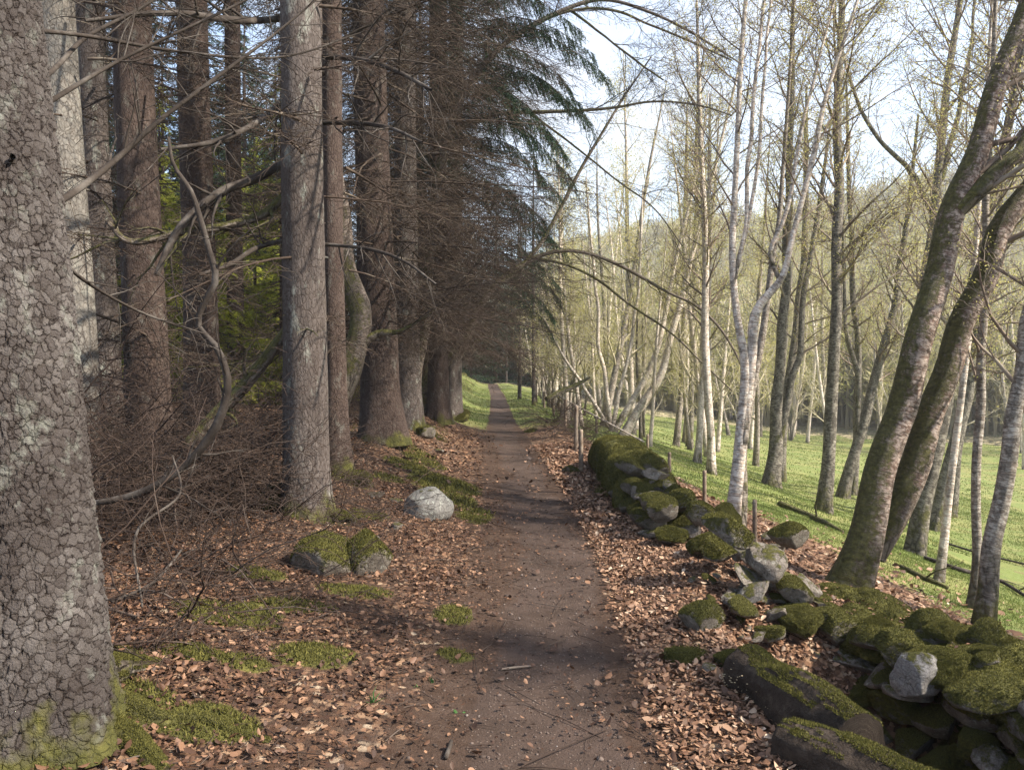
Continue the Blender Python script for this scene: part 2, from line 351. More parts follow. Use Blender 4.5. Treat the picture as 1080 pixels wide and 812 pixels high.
def ground_mat():
    m, nt, b = new_mat('forest ground'); g = G(nt)
    v = g.n('ShaderNodeNewGeometry').outputs['Position']
    pth, grs, mss = g.attr('path_w', 'Fac'), g.attr('grass_w', 'Fac'), g.attr('moss_w', 'Fac')
    lit = g.attr('litter_w', 'Fac')
    n_big = g.noise(v, 0.9, 5, 0.6); n_mid = g.noise(v, 7, 5, 0.65); n_fine = g.noise(v, 70, 5, 0.75)
    soil = g.ramp(g.math('MULTIPLY_ADD', n_fine, 0.6, g.math('MULTIPLY', n_mid, 0.45)), [(0.3, (0.030, 0.017, 0.011)), (0.55, (0.066, 0.040, 0.027)), (0.75, (0.13, 0.085, 0.06))])
    dist = g.vmul(v, (1, 1, 1))
    cellc = g.sep(g.vor(dist, 26, 'F1', 'Color')); cd = g.vor(dist, 26, 'F1', 'Distance')
    leafc = g.ramp(cellc[0], [(0.0, (0.045, 0.024, 0.015)), (0.35, (0.105, 0.056, 0.033)), (0.7, (0.20, 0.112, 0.066)), (0.93, (0.31, 0.20, 0.125)), (1.0, (0.44, 0.34, 0.24))])
    leafc = g.mix(g.ramp(cd, [(0.5, 0.0), (0.9, 0.8)]), leafc, (0.06, 0.038, 0.028))
    lw = g.math('ADD', lit, g.math('MULTIPLY_ADD', g.math('ADD', n_mid, cellc[1]), 0.5, -0.5), clamp=True)
    lw = g.ramp(lw, [(0.42, 0.0), (0.58, 1.0)])
    c = g.mix(lw, soil, leafc)
    # path: trodden earth with grit
    grit = g.vor(v, 75, 'F1', 'Distance'); gc = g.sep(g.vor(v, 75, 'F1', 'Color'))
    dirt = g.ramp(g.math('MULTIPLY_ADD', n_fine, 0.5, g.math('MULTIPLY', n_mid, 0.5)), [(0.3, (0.036, 0.023, 0.017)), (0.55, (0.070, 0.047, 0.036)), (0.75, (0.135, 0.096, 0.075))])
    spk = g.math('MULTIPLY', g.ramp(gc[0], [(0.86, 0.0), (0.9, 1.0)]), g.ramp(grit, [(0.25, 1.0), (0.45, 0.0)]))
    dirt = g.mix(g.math('MULTIPLY', spk, 0.75), dirt, (0.26, 0.20, 0.16))
    dk = g.math('MULTIPLY', g.ramp(gc[1], [(0.84, 0.0), (0.88, 1.0)]), g.ramp(grit, [(0.3, 1.0), (0.5, 0.0)]))
    dirt = g.mix(g.math('MULTIPLY', dk, 0.7), dirt, (0.045, 0.03, 0.023))
    dirt = g.mix(g.ramp(n_big, [(0.42, 0.0), (0.62, 0.5)]), dirt, (0.105, 0.072, 0.058))
    pw = g.ramp(g.math('ADD', pth, g.math('MULTIPLY_ADD', n_mid, 0.7, -0.35)), [(0.35, 0.0), (0.65, 1.0)])
    c = g.mix(pw, c, g.mix(g.ramp(g.noise(v, 3.2, 5, 0.7), [(0.48, 0.0), (0.62, 0.55)]), dirt, (0.045, 0.030, 0.022)))
    gcol = g.ramp(g.math('MULTIPLY_ADD', n_fine, 0.4, g.math('MULTIPLY', n_mid, 0.6)), [(0.32, (0.085, 0.115, 0.03)), (0.52, (0.145, 0.18, 0.05)), (0.72, (0.22, 0.24, 0.08))])
    gcol = g.mix(g.ramp(n_big, [(0.42, 0.0), (0.62, 0.75)]), gcol, (0.24, 0.225, 0.085))
    gcol = g.mix(g.ramp(g.noise(v, 2.3, 5, 0.7), [(0.55, 0.0), (0.68, 0.6)]), gcol, (0.17, 0.125, 0.065))
    gw = g.ramp(g.math('ADD', grs, g.math('MULTIPLY_ADD', n_mid, 0.9, -0.45)), [(0.4, 0.0), (0.62, 1.0)])
    c = g.mix(gw, c, gcol)
    mw = g.ramp(g.math('ADD', mss, g.math('MULTIPLY_ADD', n_mid, 0.9, -0.45)), [(0.42, 0.0), (0.6, 1.0)])
    c = g.mix(mw, c, moss_color(g, v, 0.8))
    g.link(c, b.inputs['Base Color'])
    h = g.math('ADD', g.math('MULTIPLY', n_fine, 0.8), g.math('MULTIPLY', n_mid, 0.6))
    h = g.math('ADD', h, g.math('MULTIPLY', g.math('MULTIPLY', cellc[2], lw), 0.8))
    h = g.math('ADD', h, g.math('MULTIPLY', spk, 0.4))
    g.link(g.bump(h, 0.9, 0.02), b.inputs['Normal'])
    return m
M['ground'] = ground_mat()
M['hill'] = plain('wooded hillside', [(0.3, (0.16, 0.15, 0.08)), (0.5, (0.25, 0.215, 0.13)), (0.62, (0.33, 0.285, 0.18)), (0.75, (0.24, 0.25, 0.10))], 0.02, coord='Object', bump=(0.12, 1.0, 6.0), detail=9)

# ------------------------------------------------------------------ mesh helpers
def mk(name, V, F, mat, parent=None, attrs=None, smooth=False, vec=None):
    """one mesh object from numpy arrays; F is an array or list of arrays of quads / tris; V in world space"""
    V = np.asarray(V, np.float64)
    if parent is not None: V = V - np.array(parent['org'])
    F = F if isinstance(F, list) else [F]
    F = [np.asarray(f, np.int32) for f in F if len(f)]
    me = bpy.data.meshes.new(name)
    me.vertices.add(len(V)); me.vertices.foreach_set('co', V.astype(np.float32).ravel())
    loops = np.concatenate([f.ravel() for f in F]); tot = np.concatenate([np.full(len(f), f.shape[1], np.int32) for f in F])
    me.loops.add(len(loops)); me.loops.foreach_set('vertex_index', loops)
    me.polygons.add(len(tot))
    st = np.concatenate([[0], np.cumsum(tot)[:-1]]).astype(np.int32)
    me.polygons.foreach_set('loop_start', st)
    if smooth: me.polygons.foreach_set('use_smooth', np.ones(len(tot), bool))
    for k, a in (attrs or {}).items():
        at_ = me.attributes.new(k, 'FLOAT', 'POINT'); at_.data.foreach_set('value', np.asarray(a, np.float32))
    for k, a in (vec or {}).items():
        at_ = me.attributes.new(k, 'FLOAT_VECTOR', 'POINT'); at_.data.foreach_set('vector', np.asarray(a, np.float32).ravel())
    me.update(calc_edges=True)
    me.materials.append(mat)
    o = bpy.data.objects.new(name, me); col.objects.link(o)
    if parent is not None: o.parent = parent
    return o

def thing(name, label, cat, loc, group=None):
    o = bpy.data.objects.new(name, None); col.objects.link(o); o.empty_display_size = 0.1
    o.location = tuple(float(q) for q in loc); o['org'] = [float(q) for q in loc]
    return tag(o, label, cat, group)

def tag(o, label, cat, group=None, kind=None):
    if label: o['label'] = label
    if cat: o['category'] = cat
    if group: o['group'] = group
    if kind: o['kind'] = kind
    return o

def copy_tree(src, loc=None, rotz=0.0, scale=None, label=None, group=None, parent=None):
    c = src.copy(); col.objects.link(c)
    if parent is not None: c.parent = parent
    if loc is not None: c.location = tuple(float(q) for q in loc)
    if loc is not None: c.rotation_euler = (0, 0, rotz)
    if scale is not None: c.scale = scale if isinstance(scale, tuple) else (scale,) * 3
    if label: c['label'] = label
    if group: c['group'] = group
    for ch in list(src.children): copy_tree(ch, parent=c)
    return c

class Tubes:
    def __init__(s): s.b = {}; s.tips = []
    def add(s, P, Rd, sides=4):
        s.b.setdefault((len(P), sides), []).append((P, Rd))
    def arrays(s, seed=1):
        rr = np.random.default_rng(seed)
        Vs, Fs, Cs, off = [], [], [], 0
        for (n, k), lst in s.b.items():
            P = np.array([a[0] for a in lst], float); Rd = np.array([a[1] for a in lst], float)
            m = len(lst)
            T = np.gradient(P, axis=1); T /= np.linalg.norm(T, axis=2, keepdims=True) + 1e-9
            mean = T.mean(axis=1); ref = np.zeros((m, 3)); ref[np.arange(m), np.argmin(np.abs(mean), axis=1)] = 1
            n1 = np.cross(T, ref[:, None, :]); n1 /= np.linalg.norm(n1, axis=2, keepdims=True) + 1e-9
            n2 = np.cross(T, n1)
            th = np.arange(k) * 2 * PI / k
            c, s_ = np.cos(th), np.sin(th)
            V = P[:, :, None, :] + Rd[:, :, None, None] * (c[None, None, :, None] * n1[:, :, None, :] + s_[None, None, :, None] * n2[:, :, None, :])
            seg = np.linalg.norm(np.diff(P, axis=1), axis=2); L = np.concatenate([np.zeros((m, 1)), np.cumsum(seg, 1)], 1)
            r0 = Rd[:, :1, None]
            ox = rr.uniform(0, 20, (m, 1, 1))
            bc = np.stack(np.broadcast_arrays(r0 * c[None, None] + ox, r0 * s_[None, None], L[:, :, None] + 0 * c[None, None]), -1)
            idx = np.arange(m * n * k).reshape(m, n, k)
            a = idx[:, :-1, :]; b_ = idx[:, 1:, :]
            F = np.stack([a, np.roll(a, -1, 2), np.roll(b_, -1, 2), b_], -1).reshape(-1, 4)
            Vs.append(V.reshape(-1, 3)); Fs.append(F + off); Cs.append(bc.reshape(-1, 3)); off += m * n * k
        return np.concatenate(Vs), np.concatenate(Fs), np.concatenate(Cs)
    def build(s, name, mat, parent=None):
        V, F, C = s.arrays()
        return mk(name, V, F, mat, parent, smooth=True, vec={'bark_co': C})

def spline(P, n):
    """Catmull-Rom resample of rows (any columns) to n rows"""
    P = np.asarray(P, float)
    if len(P) == 2: t = np.linspace(0, 1, n)[:, None]; return P[0] * (1 - t) + P[1] * t
    seg = np.linalg.norm(np.diff(P[:, :3], axis=0), axis=1) + 1e-9; cs = np.concatenate([[0], np.cumsum(seg)])
    sl = np.diff(P, axis=0) / seg[:, None]
    Mt = np.vstack([sl[:1], (sl[:-1] * seg[1:, None] + sl[1:] * seg[:-1, None]) / (seg[1:] + seg[:-1])[:, None], sl[-1:]])
    s = np.linspace(0, cs[-1], n); i = np.clip(np.searchsorted(cs, s, side='right') - 1, 0, len(P) - 2)
    h = seg[i][:, None]; t = (s - cs[i])[:, None] / h
    return (2 * t ** 3 - 3 * t ** 2 + 1) * P[i] + (t ** 3 - 2 * t ** 2 + t) * h * Mt[i] + (-2 * t ** 3 + 3 * t ** 2) * P[i + 1] + (t ** 3 - t ** 2) * h * Mt[i + 1]

def trunk_arrays(P, n, k, flare=0.5, lobes=5, fh=0.28, lump=0.04, seed=0, cap=False):
    """P rows (x,y,z,r): one smooth limb with root flare and lumps; returns V,F,bark_co"""
    S = spline(P, n); C = S[:, :3]; rad = np.clip(S[:, 3], 0.002, None)
    T = np.gradient(C, axis=0); T /= np.linalg.norm(T, axis=1, keepdims=True)
    L = np.concatenate([[0], np.cumsum(np.linalg.norm(np.diff(C, axis=0), axis=1))])
    ref = np.array([0.0, 1.0, 0.0]) if abs(T.mean(0)[1]) < 0.8 else np.array([1.0, 0, 0])
    n1 = np.cross(T, ref); n1 /= np.linalg.norm(n1, axis=1, keepdims=True); n2 = np.cross(T, n1)
    th = np.arange(k) * 2 * PI / k
    ph = seed * 1.7
    fl = flare * np.exp(-L / fh)[:, None] * (0.55 + 0.45 * np.cos(lobes * th + ph)[None] + 0.25 * np.cos(2 * th + ph * 2.3)[None])
    r = rad[:, None] * (1 + fl)
    cc, ss = np.cos(th), np.sin(th)
    r = r * (1 + lump * 2 * fbm(cc[None] * 1.6 + seed * 5.1, ss[None] * 1.6, L[:, None] * 1.8, 3) + lump * 0.8 * fbm(cc[None] * 5 + seed, ss[None] * 5, L[:, None] * 7, 2))
    V = C[:, None, :] + r[:, :, None] * (cc[None, :, None] * n1[:, None, :] + ss[None, :, None] * n2[:, None, :])
    r0 = rad[min(len(rad) - 1, n // 4)]
    bc = np.stack(np.broadcast_arrays(r0 * cc[None] + seed * 3.3, r0 * ss[None], L[:, None] + 0 * cc[None]), -1)
    idx = np.arange(n * k).reshape(n, k)
    a, b_ = idx[:-1], idx[1:]
    F = np.stack([a, np.roll(a, -1, 1), np.roll(b_, -1, 1), b_], -1).reshape(-1, 4)
    V = V.reshape(-1, 3); bc = bc.reshape(-1, 3)
    Ft = np.zeros((0, 3), np.int32)
    if cap:
        i0, i1 = len(V), len(V) + 1
        V = np.vstack([V, C[0] - T[0] * 0.004, C[-1] + T[-1] * 0.004]); bc = np.vstack([bc, bc[0] * 0, bc[-1] * 0 + L[-1]])
        Ft = np.vstack([np.stack([np.full(k, i0), np.roll(idx[0], -1), idx[0]], -1), np.stack([np.full(k, i1), idx[-1], np.roll(idx[-1], -1)], -1)])
    return V, F, bc, Ft, S

def join(parts):
    Vs, Fs, Cs, Ts, off = [], [], [], [], 0
    for V, F, C, Ft in parts:
        Vs.append(V); Fs.append(F + off); Cs.append(C); Ts.append(Ft + off); off += len(V)
    return np.concatenate(Vs), [np.concatenate(Fs), np.concatenate(Ts)], np.concatenate(Cs)

def nrm(v):
    l = math.sqrt(v[0] * v[0] + v[1] * v[1] + v[2] * v[2]) + 1e-9
    return (v[0] / l, v[1] / l, v[2] / l)

def side_dir(d, ang, az):
    """direction at angle ang off d, azimuth az round it"""
    ref = (0, 0, 1) if abs(d[2]) < 0.9 else (1, 0, 0)
    a = nrm((d[1] * ref[2] - d[2] * ref[1], d[2] * ref[0] - d[0] * ref[2], d[0] * ref[1] - d[1] * ref[0]))
    b = (d[1] * a[2] - d[2] * a[1], d[2] * a[0] - d[0] * a[2], d[0] * a[1] - d[1] * a[0])
    ca, sa = math.cos(ang), math.sin(ang); c, s = math.cos(az), math.sin(az)
    return nrm(tuple(ca * d[i] + sa * (c * a[i] + s * b[i]) for i in range(3)))

def grow(T, p, d, L, r, lvl, cfg, rr, tips):
    n = cfg['n'][lvl]; step = L / (n - 1); wig = cfg['wig'][lvl]; trop = cfg['trop'][lvl]
    pts = [p]; dirs = [d]; q = p; e = d
    for i in range(n - 1):
        e = nrm((e[0] + rr.gauss(0, wig), e[1] + rr.gauss(0, wig), e[2] + rr.gauss(0, wig) + trop))
        q = (q[0] + e[0] * step, q[1] + e[1] * step, q[2] + e[2] * step)
        pts.append(q); dirs.append(e)
    rm = cfg['rmin']
    T.add(pts, [max(rm, r * (1 - 0.85 * i / (n - 1))) for i in range(n)], cfg['sides'][lvl])
    if lvl == cfg['max']:
        tips.append(pts[-1]); tips.append(pts[n // 2]); return
    nc = cfg['kids'][lvl]; nc = max(1, int(round(nc * (0.5 + 0.5 * min(1, L / cfg['ref'][lvl])) * rr.uniform(0.8, 1.2))))
    az0 = rr.uniform(0, 6.28)
    for j in range(nc):
        t = cfg['t0'] + (0.98 - cfg['t0']) * (j + rr.uniform(0.1, 0.9)) / nc
        f = t * (n - 1); i = min(int(f), n - 2); f -= i
        a, b_ = pts[i], pts[i + 1]
        pp = tuple(a[k] + (b_[k] - a[k]) * f for k in range(3))
        if cfg.get('planar'):
            az = (0 if j % 2 else PI) + rr.gauss(0, 0.45)
        else:
            az = az0 + j * 2.4 + rr.gauss(0, 0.4)
        dd = side_dir(dirs[i + 1], cfg['ang'] + rr.gauss(0, 0.18), az)
        grow(T, pp, dd, L * cfg['ratio'][lvl] * (1.05 - 0.6 * t) * rr.uniform(0.7, 1.25), max(rm, r * (1 - 0.8 * t) * cfg['rr']), lvl + 1, cfg, rr, tips)

def leaf_cards(tips, per, spread, size, rr, mat, name, parent, flat=0.0):
    tips = np.asarray(tips, float)
    P = np.repeat(tips, per, 0) + rr.normal(0, spread, (len(tips) * per, 3))
    m = len(P)
    a = rr.normal(0, 1, (m, 3)); a /= np.linalg.norm(a, axis=1, keepdims=True)
    b = np.cross(a, rr.normal(0, 1, (m, 3))); b /= np.linalg.norm(b, axis=1, keepdims=True)
    s = size * rr.uniform(0.6, 1.3, (m, 1))
    V = np.stack([P - a * s * 0.5, P + b * s * 0.32, P + a * s * 0.6, P - b * s * 0.32], 1).reshape(-1, 3)
    F = np.arange(m * 4).reshape(m, 4)
    rv = np.repeat(np.clip(rr.normal(0.5, 0.25, m), 0, 1), 4)
    return mk(name, V, F, mat, parent, attrs={'rnd': rv})

def blades(P, Nn, length, width, lean, rr, two=False):
    """little upright fronds at points P along normals Nn -> V, F, rnd"""
    m = len(P)
    d = Nn + rr.normal(0, lean, (m, 3)); d /= np.linalg.norm(d, axis=1, keepdims=True)
    s = np.cross(d, rr.normal(0, 1, (m, 3))); s /= np.linalg.norm(s, axis=1, keepdims=True)
    l = length * rr.uniform(0.5, 1.3, (m, 1)); w = width * rr.uniform(0.7, 1.3, (m, 1))
    rv = np.clip(rr.normal(0.48, 0.22, m), 0, 1)
    if two:
        mid = P + d * l * 0.55; d2 = d + rr.normal(0, 0.5, (m, 3)) * np.array([1, 1, 0.3]); d2 /= np.linalg.norm(d2, axis=1, keepdims=True)
        tip = mid + d2 * l * 0.5
        V = np.stack([P - s * w, P + s * w, mid + s * w * 0.7, mid - s * w * 0.7, tip], 1).reshape(-1, 3)
        i = np.arange(m)[:, None] * 5
        return V, [np.hstack([i, i + 1, i + 2, i + 3]), np.hstack([i + 3, i + 2, i + 4])], np.repeat(rv, 5)
    V = np.stack([P - s * w, P + s * w, P + d * l], 1).reshape(-1, 3)
    return V, [np.arange(m * 3).reshape(m, 3)], np.repeat(rv, 3)

def sample_mesh(V, F3, n, rr):
    a, b, c = V[F3[:, 0]], V[F3[:, 1]], V[F3[:, 2]]
    cr = np.cross(b - a, c - a); ar = np.linalg.norm(cr, axis=1) + 1e-12
    i = rr.choice(len(F3), n, p=ar / ar.sum())
    r1, r2 = np.sqrt(rr.random((n, 1))), rr.random((n, 1))
    return a[i] * (1 - r1) + b[i] * r1 * (1 - r2) + c[i] * r1 * r2, cr[i] / ar[i][:, None]

_ico = {}
def ico(sub):
    if sub not in _ico:
        bm = bmesh.new(); bmesh.ops.create_icosphere(bm, subdivisions=sub, radius=1.0)
        bm.verts.ensure_lookup_table()
        _ico[sub] = (np.array([v.co[:] for v in bm.verts]), np.array([[v.index for v in f.verts] for f in bm.faces])); bm.free()
    return _ico[sub]

def stone_arrays(seed, size, sub=4, cuts=9, rough=0.05, lo=0.5, hi=0.92):
    rr = np.random.default_rng(seed); V, F = ico(sub); V = V.copy()
    for i in range(cuts):
        nv = rr.normal(0, 1, 3); nv /= np.linalg.norm(nv); c = rr.uniform(lo, hi)
        p = V @ nv; over = np.clip(p - c, 0, None); V -= nv[None] * (over * 0.93)[:, None]
    o = rr.uniform(0, 50, 3)
    V = V * (1 + rough * 2.2 * fbm(V[:, 0] * 1.5 + o[0], V[:, 1] * 1.5 + o[1], V[:, 2] * 1.5 + o[2], 3) + rough * 0.7 * fbm(V[:, 0] * 6 + o[0], V[:, 1] * 6, V[:, 2] * 6, 3))[:, None]
    return V * np.array(size)[None] / 2, F
# ------------------------------------------------------------------ ground sheet (ground, path, meadow, hills share one grid)
MOSS_BLOBS = []
def moss_blob(px, py, rx, ry):
    p, d = ground_at(px, py); MOSS_BLOBS.append((p[0], p[1], rx, ry))
for a in ((240, 652, .40, .24), (272, 606, .24, .2), (335, 692, .30, .2), (375, 625, .3, .2), (468, 512, .55, .9), (430, 492, .4, .45), (448, 488, .4, .5), (485, 530, .25, .5), (410, 505, .25, .2), (390, 545, .25, .2), (320, 640, .25, .12), (200, 690, .22, .12), (255, 700, .2, .1), (478, 650, .16, .25), (482, 694, .15, .14),
          (500, 545, .25, .5), (352, 548, .28, .22), (372, 508, .3, .3), (440, 425, .5, 1.6), (470, 415, .5, 2.2), (560, 455, .2, .5), (605, 455, .25, .6), (640, 520, .2, .5), (215, 765, .3, .18),
          (130, 745, .25, .25), (722, 692, .17, .13), (120, 700, .2, .2), (300, 640, .25, .12)):
    moss_blob(*a)

def masks(x, y):
    c = path_c(y); u = x - c
    wob = 0.22 * fbm(x * 1.3, y * 0.9, 4.0, 3) + 0.08 * fbm(x * 6, y * 6, 1.0, 2)
    hw = np.interp(y, [0, 5, 12, 30, 60], [0.40, 0.27, 0.25, 0.27, 0.32])
    path = 1 - sstep(hw - 0.15, hw + 0.18, np.abs(u + wob))
    # long trodden apron left of the path near the camera
    path = np.maximum(path, 0.42 * sstep(-1.25, -0.7, u + wob * 2) * sstep(5.5, 3.5, y) * (u < 0))
    nz = fbm(x * 0.8, y * 0.8, 9.0, 4)
    edge = np.interp(y, [0, 7, 9, 12, 18, 30], [3.5, 3.4, 3.0, 2.1, 1.2, 0.75])
    g = sstep(edge - 0.2, edge + 1.1, u + 0.5 * nz)
    verge = sstep(14, 24, y) * sstep(0.22, 0.48, np.abs(u)) * sstep(3.2, 1.6, np.abs(u)) * 0.9
    grass = np.clip(np.maximum(g, verge), 0, 1)
    far = sstep(60, 90, y) * sstep(1.0, 4, np.abs(u))
    lit = np.zeros_like(x)
    lit = np.maximum(lit, sstep(0.30, 0.55, u) * (1 - sstep(edge - 0.1, edge + 1.6, u) * 0.85) * np.interp(y, [0, 14, 22], [1, 1, .35]))
    lit = np.maximum(lit, sstep(-0.36, -0.85, u) * (0.62 + 0.55 * fbm(x * 0.9, y * 0.7, 12.0, 3)))
    lit = np.maximum(lit, 0.12)
    moss = np.zeros_like(x)
    for bx, by, rx, ry in MOSS_BLOBS:
        q = np.sqrt(((x - bx) / rx) ** 2 + ((y - by) / ry) ** 2)
        moss = np.maximum(moss, sstep(1.25, 0.35, q))
    bank = sstep(-0.9, -1.5, u) * sstep(-4.5, -2.6, u) * sstep(6.5, 12, y)
    moss = np.maximum(moss, np.clip(bank * (0.42 + 0.9 * nz), 0, 1))
    moss = np.maximum(moss, sstep(1.9, 2.3, u) * sstep(4.4, 3.2, u) * sstep(9, 5, y) * np.clip(0.25 + nz * 0.8, 0, .7))
    moss = np.maximum(moss, .75 * np.exp(-((np.abs(x - 2.12 - 0.20 * (3.8 - y)) / 0.55) ** 4 + (np.abs(y - 3.5) / 1.2) ** 4)))  # hollow given dark moss colour to deepen the shade it lies in
    return path, grass * (1 - path), lit, moss * (1 - path * 0.75)

def axis(fine_lo, fine_hi, step, out_lo, out_hi, k):
    a = list(np.arange(fine_lo, fine_hi + 1e-6, step)); s = step
    while a[-1] < out_hi: s *= k; a.append(a[-1] + s)
    s = step; b = [a[0]]
    while b[-1] > out_lo: s *= k; b.append(b[-1] - s)
    return np.array(b[:0:-1] + a)
ax = axis(-4.5, 5.0, 0.045, -500, 900, 1.07)
ay = axis(1.3, 12.5, 0.045, -70, 1100, 1.05)
GX, GY = np.meshgrid(ax, ay)
GP, GG, GL, GM = masks(GX, GY)
GZ = H(GX, GY) + 0.02 * GM * (1 + fbm(GX * 9, GY * 9, 1.0, 2)) * (GY < 30)
nx_, ny_ = len(ax), len(ay)
idx = np.arange(nx_ * ny_).reshape(ny_, nx_)
quads = np.stack([idx[:-1, :-1], idx[:-1, 1:], idx[1:, 1:], idx[1:, :-1]], -1).reshape(-1, 4)
cen = lambda A: 0.25 * (A[:-1, :-1] + A[:-1, 1:] + A[1:, 1:] + A[1:, :-1]).ravel()
cx_, cy_ = cen(GX), cen(GY); cu = np.abs(cx_ - path_c(cy_)); cr_ = np.hypot(cx_, cy_)
is_hill = (cr_ > 58) & (cx_ > -60)
is_path = (cen(GP) > 0.5) & (cu < 1.0) & (cy_ < 75) & ~is_hill
is_mead = (cen(GG) > 0.5) & ~is_path & ~is_hill
Vg = np.stack([GX.ravel(), GY.ravel(), GZ.ravel()], -1)
for nm, msk, mt in (('path', is_path, 'ground'), ('meadow', is_mead, 'ground'), ('hills', is_hill, 'hill'), ('ground', ~(is_path | is_mead | is_hill), 'ground')):
    q = quads[msk]; used, inv = np.unique(q.ravel(), return_inverse=True)
    o = mk(nm, Vg[used], inv.reshape(-1, 4), M[mt], smooth=True,
           attrs={'path_w': GP.ravel()[used], 'grass_w': GG.ravel()[used], 'litter_w': GL.ravel()[used], 'moss_w': GM.ravel()[used]})
    tag(o, {'path': 'narrow trodden earth path winding into the wood', 'meadow': 'short green grass on the slope below the wall',
            'hills': 'distant wooded hillside across the valley', 'ground': 'brown forest floor of soil and leaf litter'}[nm], {'path': 'path', 'meadow': 'grass slope', 'hills': 'hillside', 'ground': 'ground'}[nm], kind='structure')

def on(x, y, dz=0.0): return np.array([x, y, float(H(x, y)) + dz])

# ------------------------------------------------------------------ fallen leaves, moss, grass (uncountable ground cover)
def scatter_xy(n, x0, x1, y0, y1):
    return rng.uniform(x0, x1, n), rng.uniform(y0, y1, n)

def leaves():
    Vs, Rn = [], []
    for (n, x0, x1, y0, y1, sc_) in ((190000, -4.6, 0.4, 2.0, 9.0, .54), (88000, 0.2, 2.8, 1.9, 7.5, .62), (44000, 0.0, 2.9, 7.5, 15, .95), (26000, -4.0, 0.2, 9.0, 18, 1.05), (24000, 2.0, 5.5, 4.0, 11, .95), (26000, -1.6, 1.4, 2.0, 9, .36)):
        x, y = scatter_xy(n, x0, x1, y0, y1)
        p, g_, l, m_ = masks(x, y)
        u = x - path_c(y)
        prob = np.clip(l, 0, 1) ** 1.3 * (1 - 0.97 * p) * (1 - 0.8 * m_) * (1 - 0.85 * g_) + (0.25 if sc_ < .5 else 0.012)
        clump = 0.5 + 0.9 * fbm(x * 2.2, y * 2.2, 21.0, 3)
        k = rng.random(n) < prob * np.clip(clump + 0.25, 0.15, 1.0) * np.where((np.abs(x - 2.12 - .20 * (3.8 - y)) < .58) & (np.abs(y - 3.5) < 1.2), .12, 1)
        x, y = x[k], y[k]; m = len(x)
        P = np.stack([x, y, H(x, y) + 0.006 + rng.uniform(0, 0.02, m)], -1)
        yaw = rng.uniform(0, 2 * PI, m); tilt = rng.normal(0, 0.38, m); roll = rng.normal(0, 0.35, m)
        L = np.clip(rng.lognormal(-3.84, 0.40, m), .008, .05) * sc_ * np.where(((x - 2.1) / .5) ** 2 + ((y - 3.6) / 1.1) ** 2 < 1, .5, 1); W = L * rng.uniform(0.45, 0.68, m)
        curl = rng.uniform(-0.2, 0.55, m) * L; fold = rng.uniform(0.0, 0.5, m) * W
        loc = np.zeros((m, 6, 3))
        for i, (a, b, cz, fz) in enumerate(((-1, 0, 1, 0), (-.35, 1, 0, 1), (.4, .85, .1, 1), (1, 0, 1, 0), (.4, -.85, .1, 1), (-.35, -1, 0, 1))):
            loc[:, i, 0] = a * L; loc[:, i, 1] = b * W; loc[:, i, 2] = cz * curl + fz * fold
        ct, st, cr2, sr = np.cos(tilt)[:, None], np.sin(tilt)[:, None], np.cos(roll)[:, None], np.sin(roll)[:, None]
        X, Y, Z = loc[..., 0], loc[..., 1], loc[..., 2]
        X, Z = X * ct - Z * st, X * st + Z * ct
        Y, Z = Y * cr2 - Z * sr, Y * sr + Z * cr2
        c, s = np.cos(yaw)[:, None], np.sin(yaw)[:, None]
        X, Y = X * c - Y * s, X * s + Y * c
        V = np.stack([X, Y, Z], -1) + P[:, None, :]
        V[..., 2] += np.clip(P[:, 2] - V[..., 2].min(1), 0, None)[:, None] * 0.6
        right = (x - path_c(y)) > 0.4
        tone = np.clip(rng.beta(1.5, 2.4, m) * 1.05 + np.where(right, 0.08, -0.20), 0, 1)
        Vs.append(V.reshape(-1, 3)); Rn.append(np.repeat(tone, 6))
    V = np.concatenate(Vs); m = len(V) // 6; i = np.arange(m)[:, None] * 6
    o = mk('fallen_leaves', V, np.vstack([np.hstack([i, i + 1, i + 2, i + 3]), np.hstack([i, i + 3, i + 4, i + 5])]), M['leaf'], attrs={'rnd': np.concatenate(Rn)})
    tag(o, 'carpet of dry copper brown leaves beside the path', 'fallen leaves', kind='stuff')
leaves()

